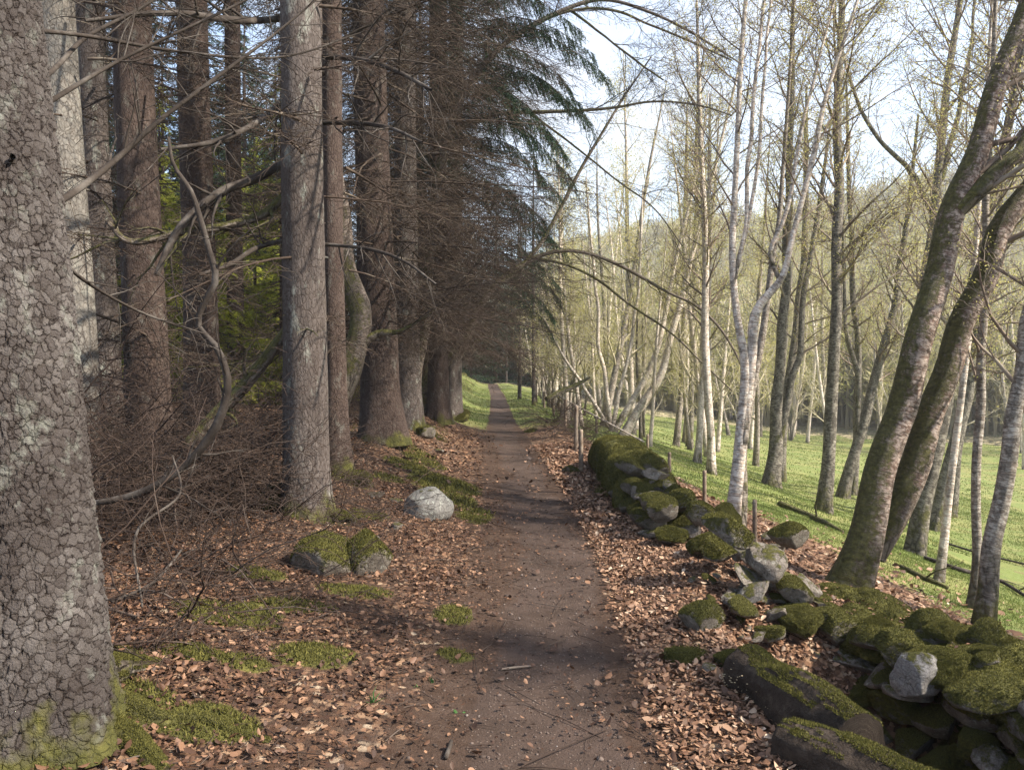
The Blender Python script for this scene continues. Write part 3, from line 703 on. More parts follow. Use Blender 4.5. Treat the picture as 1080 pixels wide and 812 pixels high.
def ground_cover():
    # moss
    Vs, Fs, Rs, off = [], [], [], 0
    for (n, x0, x1, y0, y1, l, w) in ((420000, -3.2, 1.6, 2.2, 8.0, .022, .0035), (260000, -4, 2.2, 8, 20, .04, .008), (60000, 1.9, 4.5, 3, 9, .03, .006)):
        x, y = scatter_xy(n, x0, x1, y0, y1); p, g_, li, m_ = masks(x, y)
        k = rng.random(n) < np.clip((m_ + 0.3 * fbm(x * 6, y * 6, 3.0, 3) - 0.42) * 3, 0, 1)
        x, y = x[k], y[k]; P = np.stack([x, y, H(x, y) + 0.02 * np.clip(m_[k], 0, 1) * (1 + fbm(x * 9, y * 9, 1.0, 2))], -1)
        V, F, r_ = blades(P, np.tile([0, 0, 1.0], (len(P), 1)), l, w, 0.6, rng)
        Vs.append(V); Fs.append(F[0] + off); Rs.append(r_); off += len(V)
    tag(mk('moss', np.concatenate(Vs), np.concatenate(Fs), M['moss'], attrs={'rnd': np.concatenate(Rs)}), 'soft green moss growing in patches on the bank', 'moss', kind='stuff')
    # grass
    Vs, F4, F3, Rs, off = [], [], [], [], 0
    for (n, x0, x1, y0, y1, l, w) in ((160000, 1.8, 7, 4.5, 13, .035, .003), (150000, 1, 16, 13, 26, .045, .006), (90000, 3, 40, 26, 60, .06, .014), (50000, -4, 2.4, 14, 50, .06, .008)):
        x, y = scatter_xy(n, x0, x1, y0, y1); p, g_, li, m_ = masks(x, y)
        k = rng.random(n) < np.clip((g_ + 0.35 * fbm(x * 2, y * 2, 6.0, 3) - 0.35) * 2.2, 0, 1) * np.clip(0.75 + fbm(x * 1.1, y * 1.1, 15., 3), .25, 1)
        x, y = x[k], y[k]; P = np.stack([x, y, H(x, y) - 0.004], -1)
        V, F, r_ = blades(P, np.tile([0, 0, 1.0], (len(P), 1)), l, w, 0.5, rng, True)
        Vs.append(V); F4.append(F[0] + off); F3.append(F[1] + off); Rs.append(r_); off += len(V)
    tag(mk('grass', np.concatenate(Vs), [np.concatenate(F4), np.concatenate(F3)], M['grass'], attrs={'rnd': np.concatenate(Rs)}), 'short grass growing over the slope and path verge', 'grass', kind='stuff')
    # small twigs, needles and bark crumbs on the forest floor
    T = Tubes(); rr = random.Random(5)
    for i in range(5200):
        x, y = rr.uniform(-4.2, 1.9), rr.uniform(2.0, 11.0)
        u = x - float(path_c(y))
        if abs(u) < 0.5 and rr.random() < 0.7: continue
        if u > 0.6 and rr.random() < 0.6: continue
        L = rr.uniform(0.03, 0.22) if rr.random() < 0.9 else rr.uniform(0.25, 0.6); a = rr.uniform(0, 6.28); z = float(H(x, y)) + rr.uniform(0.004, 0.02)
        c, s = math.cos(a) * L / 2, math.sin(a) * L / 2; b = rr.uniform(-0.15, 0.15) * L
        T.add([(x - c, y - s, z), (x - s * b, y + c * b, z + 0.006), (x + c, y + s, z + rr.uniform(0, 0.012))], [rr.uniform(0.001, 0.0032)] * 3, 4)
    tag(T.build('twig_litter', M['brush_twig']), 'scattered small twigs lying in the leaf litter', 'twigs', kind='stuff')
ground_cover()
def gravel():
    rr = np.random.default_rng(9); V0, F0 = ico(1); m = 2600
    y = np.exp(rr.uniform(np.log(2.2), np.log(14), m)); x = path_c(y) + rr.normal(0, .42, m); s = rr.lognormal(-5.3, .45, m)[:, None, None] * np.array([1, .8, .5])
    V = V0[None] * s * (1 + .35 * rr.uniform(-1, 1, (m, len(V0), 1))); a = rr.uniform(0, 6.28, m); c, s_ = np.cos(a)[:, None], np.sin(a)[:, None]
    X = V[..., 0] * c - V[..., 1] * s_; Y = V[..., 0] * s_ + V[..., 1] * c
    V = np.stack([X + x[:, None], Y + y[:, None], V[..., 2] + (H(x, y) + .001)[:, None]], -1); F = (F0[None] + (np.arange(m) * len(V0))[:, None, None]).reshape(-1, 3)
    M['grit'] = plain('path grit', [(0.0, (0.05, 0.036, 0.029)), (0.6, (0.12, 0.09, 0.075)), (1.0, (0.27, 0.235, 0.21))], coord='rnd')
    tag(mk('gravel', V.reshape(-1, 3), F, M['grit'], attrs={'rnd': np.repeat(rr.beta(1.5, 2.5, m), len(V0))}), 'small grit and crumbs of stone trodden into the path', 'gravel', kind='stuff')
gravel()

# ------------------------------------------------------------------ spruces
DEAD = dict(n=[9, 6, 4], wig=[0.05, 0.09, 0.14], trop=[-0.035, -0.05, -0.05], kids=[24, 8, 0], max=2, t0=0.12, ang=0.95, ratio=[0.42, 0.45, 0], ref=[2.2, 0.7, 1], rr=0.45, rmin=0.0026, sides=[5, 3, 3], planar=True)
def dead_mesh(seed, n, z0, z1, L, arc=(0, 2 * PI), rt=0.16, cfg=DEAD, rb=0.016):
    rr = random.Random(seed); T = Tubes(); tips = []
    for i in range(n):
        z = z0 + (z1 - z0) * (i + rr.random()) / n; az = rr.uniform(*arc)
        d = nrm((math.cos(az), math.sin(az), rr.uniform(-0.35, 0.12)))
        grow(T, (math.cos(az) * rt * 0.8, math.sin(az) * rt * 0.8, z), d, L * rr.uniform(0.45, 1.15), rb * rr.uniform(0.6, 1.3), 0, cfg, rr, tips)
    return T

def needle_arrays(seed, z0, z1, Lb, Lt, whorl=0.38, per=5, droop=0.35, nl=0.07, nw=0.010, dens=1.0):
    rr = np.random.default_rng(seed); T = Tubes(); SP, SD, SL = [], [], []
    z = z0
    while z < z1:
        f = (z - z0) / (z1 - z0); L0 = Lb * (1 - f) + Lt * f
        for k in range(per):
            az = rr.uniform(0, 2 * PI); L = L0 * rr.uniform(0.6, 1.15); n = 8
            t = np.linspace(0, 1, n)
            out = np.stack([np.cos(az) * t * L, np.sin(az) * t * L, -droop * L * t + droop * 0.55 * L * t ** 2.2 + 0 * t], -1)
            P = out + np.array([0, 0, z + rr.uniform(-.15, .15)]); P[1:] += rr.normal(0, 0.02, (n - 1, 3))
            T.add(P.tolist(), list(0.016 * (1 - 0.85 * t) * (0.4 + L / 3)), 4)
            ns = max(4, int(L * 12 * dens)); tt = rr.uniform(0.22, 1.0, ns)
            B = np.stack([np.interp(tt, t, P[:, j]) for j in range(3)], -1)
            sd = np.where(rr.random(ns) < 0.5, 1, -1)
            ang = az + sd * rr.uniform(0.5, 1.1, ns)
            D = np.stack([np.cos(ang), np.sin(ang), rr.uniform(-0.9, -0.15, ns)], -1); D /= np.linalg.norm(D, axis=1, keepdims=True)
            SP.append(B); SD.append(D); SL.append(L * 0.30 * (1.15 - tt) * rr.uniform(0.6, 1.3, ns) + 0.10)
        z += whorl
    SP, SD, SL = np.concatenate(SP), np.concatenate(SD), np.concatenate(SL)
    per_n = np.maximum(5, (SL * 62 * dens).astype(int)); i = np.repeat(np.arange(len(SP)), per_n); m = len(i)
    s = rr.random(m)
    C = SP[i] + SD[i] * (s * SL[i])[:, None]; C[:, 2] -= 0.18 * SL[i] * s ** 2
    side = np.cross(SD[i], [0, 0, 1.0]); side /= np.linalg.norm(side, axis=1, keepdims=True) + 1e-9
    dd = SD[i] * 0.75 + side * (np.where(rr.random(m) < .5, 1, -1) * 0.6)[:, None] + rr.normal(0, 0.28, (m, 3)); dd /= np.linalg.norm(dd, axis=1, keepdims=True)
    w = np.cross(dd, rr.normal(0, 1, (m, 3))); w /= np.linalg.norm(w, axis=1, keepdims=True)
    l = nl * rr.uniform(0.6, 1.25, (m, 1))
    V = np.stack([C - w * nw * .5, C + w * nw * .5, C + dd * l], 1).reshape(-1, 3)
    rv = np.repeat(np.clip(rr.normal(0.45, 0.2, len(SP))[i] + rr.normal(0, .12, m), 0, 1), 3)
    return T, V, np.arange(m * 3).reshape(m, 3), rv

def proto(V, F, mat, attrs=None, vec=None, name='proto'):
    o = mk(name, V, F, mat, attrs=attrs, vec=vec, smooth=vec is not None); me = o.data; bpy.data.objects.remove(o); return me
def tube_mesh(T, mat, name='branches'):
    V, F, C = T.arrays(); return proto(V, F, mat, vec={'bark_co': C}, name=name)

DEADM = {
    'dense': [tube_mesh(dead_mesh(s, 125, 1.7, 11, 3.0), M['dead_twig'], 'dead_branches') for s in (1, 2, 3)],
    'sparse': [tube_mesh(dead_mesh(s, 13, 1.3, 6.5, 1.5), M['dead_twig'], 'dead_branches') for s in (11, 12)],
    'mid': [tube_mesh(dead_mesh(s, 60, 1.4, 10.0, 2.2), M['dead_twig'], 'dead_branches') for s in (21, 22)],
}
def crown_meshes(seed, mat='needle', **kw):
    T, V, F, rv = needle_arrays(seed, **kw)
    return proto(V, F, M[mat], attrs={'rnd': rv}, name='foliage'), tube_mesh(T, M['dead_twig'], 'boughs')
CROWN = {
    'high': [crown_meshes(s, z0=8.5, z1=18, Lb=2.6, Lt=0.5, whorl=0.5) for s in (31, 32)],
    'mid': [crown_meshes(s, z0=6.0, z1=17, Lb=2.9, Lt=0.4, whorl=0.45, dens=1.1) for s in (33,)],
    'low': [crown_meshes(s, z0=3.2, z1=17, Lb=3.0, Lt=0.3, whorl=0.45) for s in (34, 35)],
    'full': [crown_meshes(s, z0=0.5, z1=14, Lb=2.6, Lt=0.2, whorl=0.36, per=6, dens=1.1, nl=.12, nw=.03) for s in (39,)],
    'slim': [crown_meshes(s, z0=3.0, z1=10, Lb=1.3, Lt=0.2, whorl=0.38, per=4) for s in (36,)],
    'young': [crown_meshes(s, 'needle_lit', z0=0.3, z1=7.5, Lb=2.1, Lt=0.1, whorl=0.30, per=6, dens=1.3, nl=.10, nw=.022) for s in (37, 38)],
}
def put(me, name, parent, rotz=0.0, s=1.0):
    o = bpy.data.objects.new(name, me); col.objects.link(o); o.parent = parent
    o.rotation_euler = (0, 0, rotz); o.scale = (s, s, s) if not isinstance(s, tuple) else s
    return o

def px_limb(spec, d0=None):
    """[(px,py,width px[,depth shift])] -> rows x,y,z,r; first row dropped to the ground if d0 is None"""
    rows = []
    for i, q in enumerate(spec):
        dd = q[3] if len(q) > 3 else 0.0
        if d0 is None:
            p, d0 = ground_at(q[0], q[1]); p = p - np.array([0, 0, 0.06]); rows.append([*p, q[2] / 2 * d0 / FPX]); continue
        d = d0 + dd; p = at(q[0], q[1], d); rows.append([*p, q[2] / 2 * d / FPX])
    return np.array(rows), d0

def extend(Rw, L, taper=0.75, up=0.3):
    v = Rw[-1, :3] - Rw[-2, :3]; v = v / np.linalg.norm(v); v = v + np.array([0, 0, up]); v /= np.linalg.norm(v)
    return np.vstack([Rw, [*(Rw[-1, :3] + v * L), Rw[-1, 3] * taper]])

def spruce(label, spec, mat, dead=None, crown=None, flare=0.45, lobes=5, fh=0.25, n=70, k=32, seed=1, group=None, ext=11, d0=None, dead_s=1.0, dead_rot=None, lump=0.03):
    if d0 is not None:
        # base hidden behind brush: stand it on the ground below the first pixel at that depth
        p = at(spec[0][0], spec[0][1], d0); p[2] = float(H(p[0], p[1])) - 0.06
        rows = [[*p, spec[0][2] / 2 * d0 / FPX]]
        rows += [[*at(q[0], q[1], d0 + (q[3] if len(q) > 3 else 0)), q[2] / 2 * d0 / FPX] for q in spec[1:]]
        Rw = np.array(rows)
    else:
        Rw, d0 = px_limb(spec)
    Rw = extend(Rw, ext, 0.5, 0.6)
    base = Rw[0, :3] + np.array([0, 0, 0.06])
    t = thing('spruce_tree', label, 'tree', base, group)
    V, F, C, Ft, S = trunk_arrays(Rw, n, k, flare, lobes, fh, lump, seed)
    Tk = Tubes(); rk = random.Random(seed * 7 + 1)
    for j in range(min(40, int(k * .9))):      # broken branch stubs and knots
        q = rk.randint(int(n * .06), int(n * .55)); az = rk.uniform(0, 6.28); rr_ = S[q, 3]; ln = rk.choice([.012, .015, .02, .025, .03, .05])
        o_ = np.array([math.cos(az), math.sin(az), rk.uniform(-.35, .15)]); a_ = S[q, :3] + o_ * [rr_ * .9, rr_ * .9, 0]; w_ = rk.uniform(.006, .014)
        Tk.add([tuple(a_), tuple(a_ + o_ * ln * .6), tuple(a_ + o_ * ln)], [w_ * 1.5, w_, w_ * .55], 6)
    Vk, Fk, Ck = Tk.arrays(seed)
    V, F, C = np.vstack([V, Vk]), np.vstack([F, Fk + len(V)]), np.vstack([C, Ck + [0, 0, 3]])
    mk('trunk', V, F, M[mat], t, smooth=True, vec={'bark_co': C})
    rt = dead_rot if dead_rot is not None else seed * 1.3
    if dead: put(DEADM[dead][seed % len(DEADM[dead])], 'dead_branches', t, rt, dead_s)
    if crown:
        f, b = CROWN[crown][seed % len(CROWN[crown])]
        c = put(f, 'crown', t, rt); put(b, 'boughs', c)
    return t, Rw, d0

# the near scaly trunk
t1, R1, d1 = spruce('massive spruce trunk with scaly grey bark and mossy roots nearest the camera',
    [(36, 775, 150), (32, 720, 148), (24, 600, 142), (13, 450, 134), (2, 300, 126), (-12, 150, 120), (-25, 0, 116)], 'spruce_near', None, 'high', flare=0.34, lobes=5, fh=0.16, n=900, k=300, seed=3, lump=0.02)
def root_part(parent, pts, mat, seed, name='root', k=20, n=30):
    V, F, C, Ft, S = trunk_arrays(np.array(pts), n, k, 0, 3, .2, 0.20, seed, cap=True)
    o = mk(name, V, [F, Ft], M[mat], parent, smooth=True, vec={'bark_co': C}); return V, np.vstack([F[:, [0, 1, 2]], F[:, [0, 2, 3]]])
def fuzz(V, F3, n, l, w, parent, thr=0.0, seed=1, name='moss', lean=0.45):
    rr = np.random.default_rng(seed); P, N_ = sample_mesh(V, F3, n, rr)
    N_ = N_ * np.sign(N_[:, 2:3] + 1e-9) if thr > 0.3 else N_
    k = N_[:, 2] + 0.5 * fbm(P[:, 0] * 7, P[:, 1] * 7, P[:, 2] * 7, 3) > thr
    Vb, Fb, rv = blades(P[k], N_[k], l, w, lean, rr)
    return mk(name, Vb, Fb, M['moss'], parent, attrs={'rnd': rv})
def groot(px, py, w, dz): p, d = ground_at(px, py); return [p[0], p[1], p[2] + dz, w]
for sd, pts in enumerate(([groot(85, 765, .10, .05), groot(130, 752, .075, .012), groot(165, 762, .06, -.008), groot(215, 764, .055, -.015), groot(250, 778, .04, -.012), groot(285, 782, .025, -.012)],
                          [groot(95, 780, .08, .03), groot(130, 778, .055, .0), groot(150, 795, .05, -.01), groot(175, 815, .04, -.015)],
                          [groot(90, 735, .09, .10), groot(130, 715, .06, .04), groot(165, 700, .03, -.01)])):
    V, F3 = root_part(t1, pts, 'mossy_bark', 40 + sd)
    fuzz(V, F3, 26000, .009, .002, t1, 0.35, sd, 'root_moss', .7)
# long dead branches sweeping off the near trunk
def dead_limb(parent, spec, d, cfgk=(9, 4), seed=1, name='dead_branch', mat='dead_limb', Lk=0.7):
    Rw = np.array([[*at(q[0], q[1], d + (q[3] if len(q) > 3 else 0)), q[2] / 2 * d / FPX] for q in spec])
    V, F, C, Ft, S = trunk_arrays(Rw, 40, 10, 0, 3, .2, 0.10, seed)
    T = Tubes(); rr = random.Random(seed); tips = []
    cfg = dict(DEAD, kids=[cfgk[1], 3, 0], n=[7, 5, 4], wig=[0.12, 0.14, 0.16], rmin=0.0016, planar=False)
    for j in range(cfgk[0]):
        i = rr.randint(8, 38); dv = S[min(i + 1, 39), :3] - S[i - 1, :3]
        dd = side_dir(nrm(tuple(dv)), rr.uniform(0.5, 1.1), rr.uniform(0, 6.28))
        grow(T, tuple(S[i, :3]), dd, Lk * rr.uniform(0.4, 1.2), max(0.002, S[i, 3] * 0.5), 0, cfg, rr, tips)
    Vt, Ft_, Ct = T.arrays(seed)
    return mk(name, np.vstack([V, Vt]), np.vstack([F, Ft_ + len(V)]), M[mat], parent, smooth=True, vec={'bark_co': np.vstack([C, Ct])})
dead_limb(t1, [(40, 225, 9), (75, 205, 8, .2), (118, 172, 7, .4), (165, 130, 6, .5), (215, 92, 5, .6), (300, 28, 3, .8), (345, -10, 2, .9)], 3.0, (12, 5), 1)
dead_limb(t1, [(22, 102, 8), (60, 70, 6, .3), (90, 40, 5, .5), (150, 8, 4, .7), (190, -20, 3, .8)], 3.0, (8, 4), 2)
dead_limb(t1, [(5, 30, 6), (90, 38, 5, .4), (190, 55, 4, .7), (300, 60, 3, 1.0), (380, 35, 2, 1.2)], 3.0, (12, 4), 3)
dead_limb(t1, [(35, 118, 6), (130, 62, 4, .3), (240, 10, 3, .5), (290, -15, 2, .6)], 3.0, (10, 4), 4)
dead_limb(t1, [(52, 262, 5), (95, 300, 4, .3), (150, 330, 3, .5), (215, 352, 2, .6)], 3.0, (7, 4), 5, Lk=.4)

# spruces standing in the left half, in the order one meets them
t7, R7, d7 = spruce('tall grey spruce with a mossed foot standing behind two mossy boulders', [(324, 545, 58), (323, 500, 50), (322, 400, 46), (319, 200, 43), (317, 0, 42)], 'spruce_grey', 'sparse', 'high', 0.22, 6, .22, 120, 48, 4)
t8, R8, d8 = spruce('stout reddish spruce with a flared split base at the bank edge', [(405, 466, 56), (402, 430, 44), (399, 350, 41), (393, 180, 36), (388, 0, 33)], 'spruce_red', 'dense', 'high', 0.16, 4, .4, 110, 48, 5)
spruce('thin spruce trunk rising behind the crooked mossy tree', [(357, 497, 30), (355, 440, 25), (352, 300, 22), (350, 0, 20)], 'spruce_red', 'sparse', 'high', 0.35, 5, .25, 70, 28, 6)
spruce('pale smooth spruce trunk just beyond the near scaly trunk', [(84, 430, 45), (76, 300, 41), (66, 150, 39), (58, 0, 37)], 'spruce_pale', 'sparse', 'high', 0.3, 5, .3, 70, 36, 7, d0=7.2)
spruce('slim light grey spruce between the pale trunk and the broad brown one', [(114, 430, 32), (107, 300, 29), (100, 150, 27), (93, 0, 26)], 'spruce_grey', 'sparse', 'high', 0.3, 5, .3, 60, 30, 8, d0=9.0)
spruce('broad brown spruce trunk standing in the brushwood', [(160, 430, 46), (151, 300, 42), (144, 150, 40), (138, 0, 38)], 'spruce_red', 'sparse', 'high', 0.3, 5, .3, 60, 36, 9, d0=8.0)
spruce('brown spruce behind the crooked dead limb in the brushwood', [(214, 420, 38), (211, 300, 34), (206, 150, 32), (202, 0, 31)], 'spruce_red', 'sparse', 'high', 0.3, 5, .3, 60, 30, 10, d0=10.5)
spruce('narrow shaded spruce far behind the brushwood', [(250, 410, 19), (248, 300, 17), (246, 150, 16), (245, 0, 16)], 'spruce_red', 'sparse', 'high', 0.3, 5, .3, 50, 20, 11, d0=16)
spruce('dusky spruce whose trunk shows behind the reddish split base', [(432, 452, 30), (431, 400, 26), (428, 200, 23), (426, 0, 22)], 'spruce_grey', 'dense', 'high', 0.4, 5, .3, 60, 28, 12, d0=14.0)
spruce('dark spruce hidden in dead twigs beside the leaning beech', [(462, 425, 24), (462, 380, 21), (462, 200, 19), (462, 0, 18)], 'spruce_red', 'dense', 'mid', 0.4, 5, .3, 60, 28, 13, d0=17.0)
spruce('dark spruce trailing green boughs over the path', [(478, 415, 20), (478, 380, 18), (480, 200, 16), (481, 60, 15)], 'spruce_grey', 'dense', 'mid', 0.4, 5, .3, 60, 24, 14, d0=20.0)
def bough_part(parent, specs, seed):
    """live drooping boughs: each (start point, end point)"""
    rr = np.random.default_rng(seed); T = Tubes(); Cs, Ds, Ls, Rs = [], [], [], []
    for a, b in specs:
        n = 8; t = np.linspace(0, 1, n)[:, None]; L = np.linalg.norm(b - a)
        P = a * (1 - t) + b * t + rr.normal(0, .03, (n, 3)); P[:, 2] += (0.16 * L * np.sin(t * PI))[:, 0]
        T.add(P.tolist(), list(0.015 * (1 - 0.85 * t[:, 0])), 4)
        ns = int(L * 60); tt = rr.uniform(0.2, 1, ns); B = np.stack([np.interp(tt, t[:, 0], P[:, j]) for j in range(3)], -1)
        ax_ = (b - a) / L; sdv = np.cross(ax_, [0, 0, 1.]); sdv /= np.linalg.norm(sdv)
        D = ax_[None] * 0.35 + sdv[None] * rr.normal(0, .45, (ns, 1)) + np.array([0, 0, -1.0])[None] * rr.uniform(.4, 1.2, (ns, 1)); D /= np.linalg.norm(D, axis=1, keepdims=True)
        l = rr.uniform(.18, .55, ns); k = (l * 130).astype(int); i = np.repeat(np.arange(ns), k); m = len(i); s = rr.random((m, 1))
        C = B[i] + D[i] * s * l[i][:, None]; dd = D[i] * .8 + rr.normal(0, .5, (m, 3)); dd /= np.linalg.norm(dd, axis=1, keepdims=True)
        Cs.append(C); Ds.append(dd); Ls.append(rr.uniform(.03, .06, (m, 1))); Rs.append(np.clip(rr.normal(.45, .2, ns)[i] + rr.normal(0, .1, m), 0, 1))
    C, D, L, rv = map(np.concatenate, (Cs, Ds, Ls, Rs)); m = len(C)
    w = np.cross(D, rr.normal(0, 1, (m, 3))); w /= np.linalg.norm(w, axis=1, keepdims=True)
    V = np.stack([C - w * .005, C + w * .005, C + D * L], 1).reshape(-1, 3)
    T.build('bough', M['dead_twig'], parent); mk('hanging_foliage', V, np.arange(m * 3).reshape(m, 3), M['needle'], parent, attrs={'rnd': np.repeat(rv, 3)})
t14 = bpy.data.objects['spruce_tree.010'] if 'spruce_tree.010' in bpy.data.objects else t8
bough_part(t14, [(at(484, 40, 15.6), at(642, 82, 13.8)), (at(484, 75, 15.6), at(622, 128, 14.0)), (at(484, 10, 15.8), at(612, 30, 14.2)), (at(484, 120, 15.6), at(600, 165, 14.2)), (at(484, 95, 15.2), at(588, 150, 13.6)), (at(484, 150, 15.8), at(590, 205, 14.6)), (at(484, -20, 15.4), at(632, -5, 13.6)), (at(484, 55, 16.2), at(606, 95, 15.4)),
    (at(490, 215, 19), at(585, 255, 18)), (at(490, 250, 20), at(590, 300, 19)), (at(490, 280, 21), at(585, 335, 20)), (at(500, 60, 17.5), at(570, 190, 17)), (at(484, 30, 15.4), at(628, 60, 14.4)), (at(486, 90, 15.8), at(612, 110, 14.8)), (at(490, 200, 17), at(575, 235, 16)), (at(500, 270, 22), at(592, 318, 21)), (at(505, 300, 23), at(585, 352, 22)), (at(490, 130, 15), at(604, 188, 13.8)), (at(500, 235, 19), at(600, 268, 18.4))], 5)
# the row going on along the path, and the wood behind it
row_lbl = ['dark spruce in the row along the path, nearer end', 'green tipped spruce midway along the path row', 'shaded spruce at the far part of the path row', 'spruce closing the path row near the vanishing point']
def simple_spruce(x, y, r, mat, dead, crown, label, seed, group=None, hgt=16, sc_=1.0):
    p = on(x, y); t = thing('spruce_tree', label, 'tree', p, group)
    rr = np.random.default_rng(seed); lx, ly = rr.normal(0, .25, 2)
    Rw = np.array([[p[0], p[1], p[2] - .06, r], [p[0] + lx * .2, p[1] + ly * .2, p[2] + 1.5, r * .88], [p[0] + lx * .7, p[1] + ly * .7, p[2] + hgt * .45, r * .7], [p[0] + lx, p[1] + ly, p[2] + hgt, r * .15]])
    V, F, C, Ft, S = trunk_arrays(Rw, 40, 20, .2, 5, .3, .03, seed)
    mk('trunk', V, F, M[mat], t, smooth=True, vec={'bark_co': C})
    if dead: put(DEADM[dead][seed % len(DEADM[dead])], 'dead_branches', t, seed * 2.1, sc_)
    if crown:
        f, b = CROWN[crown][seed % len(CROWN[crown])]; c = put(f, 'crown', t, seed * 1.7, sc_); put(b, 'boughs', c)
    return t
proto_row = []
for i, (y, u) in enumerate(((23, -2.9), (26.5, -2.6), (30, -3.0), (34, -2.7), (38.5, -2.8), (43, -2.9), (48, -2.6), (54, -2.8))):
    simple_spruce(float(path_c(y)) + u, y, 0.15, 'spruce_grey' if i % 2 else 'spruce_red', 'dense' if i < 4 else 'mid', None if i in (1, 2) else ('low' if i > 1 else 'mid'), row_lbl[min(i // 2, 3)], 60 + i, 'spruces in a row along the path', 16, .66)
for i, (x, y) in enumerate(((-7, 14), (-9.5, 17.5), (-4.2, 19.5), (-15, 21), (-17.0, 24), (-16, 29), (-18, 26), (-19, 33), (-12, 40), (-6.5, 43), (-13, 45), (-8.5, 51), (-20, 40), (-6, 60), (-3.0, 66), (-10, 64), (0.4, 71), (-5.0, 72), (3.2, 70), (-14, 60), (-22, 52), (-1.5, 76))):
    simple_spruce(x, y, 0.19, 'spruce_red', 'mid' if y < 40 else None, ('low' if y > 45 else ('high' if y < 30 else 'mid')), 'dark spruce standing deep in the wood behind the front trunks' if y < 58 else 'dark spruce closing off the wood at the end of the path', 90 + i, 'spruces of the dark wood')
for i, (x, y) in enumerate(((-15.2, 38), (-13.0, 36.5), (-17.5, 42), (-14.0, 43), (-19.5, 48), (-16.5, 35.5), (-12.0, 33.5), (-15.8, 46))):
    simple_spruce(x, y, 0.17, 'spruce_red', None, 'full', 'dark spruce screening the sky at the back of the wood', 400 + i, 'spruces screening the back of the wood', 15, 1.25)
for i in range(34):
    y = R.uniform(15, 52); x = -(0.30 + R.random() * 0.52) * y - 1.5
    if -.50 < x / y < -.29 and y < 38: x -= .24 * y
    simple_spruce(x, y, 0.17, 'spruce_red', 'mid' if i % 3 == 0 else None, ('low', 'mid', 'low')[i % 3], 'dark spruce filling the back of the wood', 160 + i, 'spruces at the back of the wood')
for i, (x, y) in enumerate(((-6.4, 15.5), (-8.3, 18), (-5.6, 18.5), (-10.5, 23), (-7.6, 22.5), (-9.4, 26), (-12.5, 28), (-7.6, 27), (-13, 31), (-11, 32), (-9.2, 30))):
    f, b = CROWN['young'][i % 2]; t = thing('young_spruce', 'yellow green young spruce with painted sunlit needles between the dark trunks', 'tree', on(x, y), 'young spruces in the gap of the wood')
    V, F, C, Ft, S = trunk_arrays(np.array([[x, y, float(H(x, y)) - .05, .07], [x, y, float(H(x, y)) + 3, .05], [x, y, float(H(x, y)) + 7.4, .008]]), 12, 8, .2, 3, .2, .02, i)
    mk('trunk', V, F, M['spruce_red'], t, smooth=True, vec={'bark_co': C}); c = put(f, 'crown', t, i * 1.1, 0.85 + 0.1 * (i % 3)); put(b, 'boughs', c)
for i, (x, y) in enumerate(((-1.3, 60.5), (-3.2, 58), (-5.4, 55.5), (0.8, 63), (2.6, 60), (-7.4, 52), (-4.6, 61), (-2.4, 66), (-0.2, 68), (1.8, 66), (-6.5, 64), (3.6, 71), (-3.6, 72), (0.9, 73), (-8.5, 58))):
    simple_spruce(x, y, 0.16, 'spruce_red', None, 'full', 'dense dark spruce branched to the ground where the path disappears', 230 + i, 'dense spruces at the end of the path', 13, .9)
for i, (x, y) in enumerate(((-13.5, 32), (-10.5, 35), (-16, 40), (-19, 36), (-12.5, 42), (-21, 45), (-17, 50), (-26, 40), (-24, 33), (-29, 46), (-13, 50), (-10.5, 47))):
    simple_spruce(x, y, 0.16, 'spruce_red', None, 'full', 'dense spruce branched to the ground at the back of the wood', 250 + i, 'dense spruces at the back of the wood', 14, 1.0)
for i, (px, py) in enumerate(((548, 421), (563, 428), (534, 404), (541, 402))):
    p, d = ground_at(px, py)
    simple_spruce(p[0], p[1], 0.085, 'spruce_grey', None, 'slim', ['slim young spruce with a bare foot beside the path fence', 'slim dark stemmed spruce nearest the fence on the path edge', 'small spruce at the right of the far path', 'thin spruce stem in the far path verge'][i], 130 + i, 'slim spruces by the far path', 10)
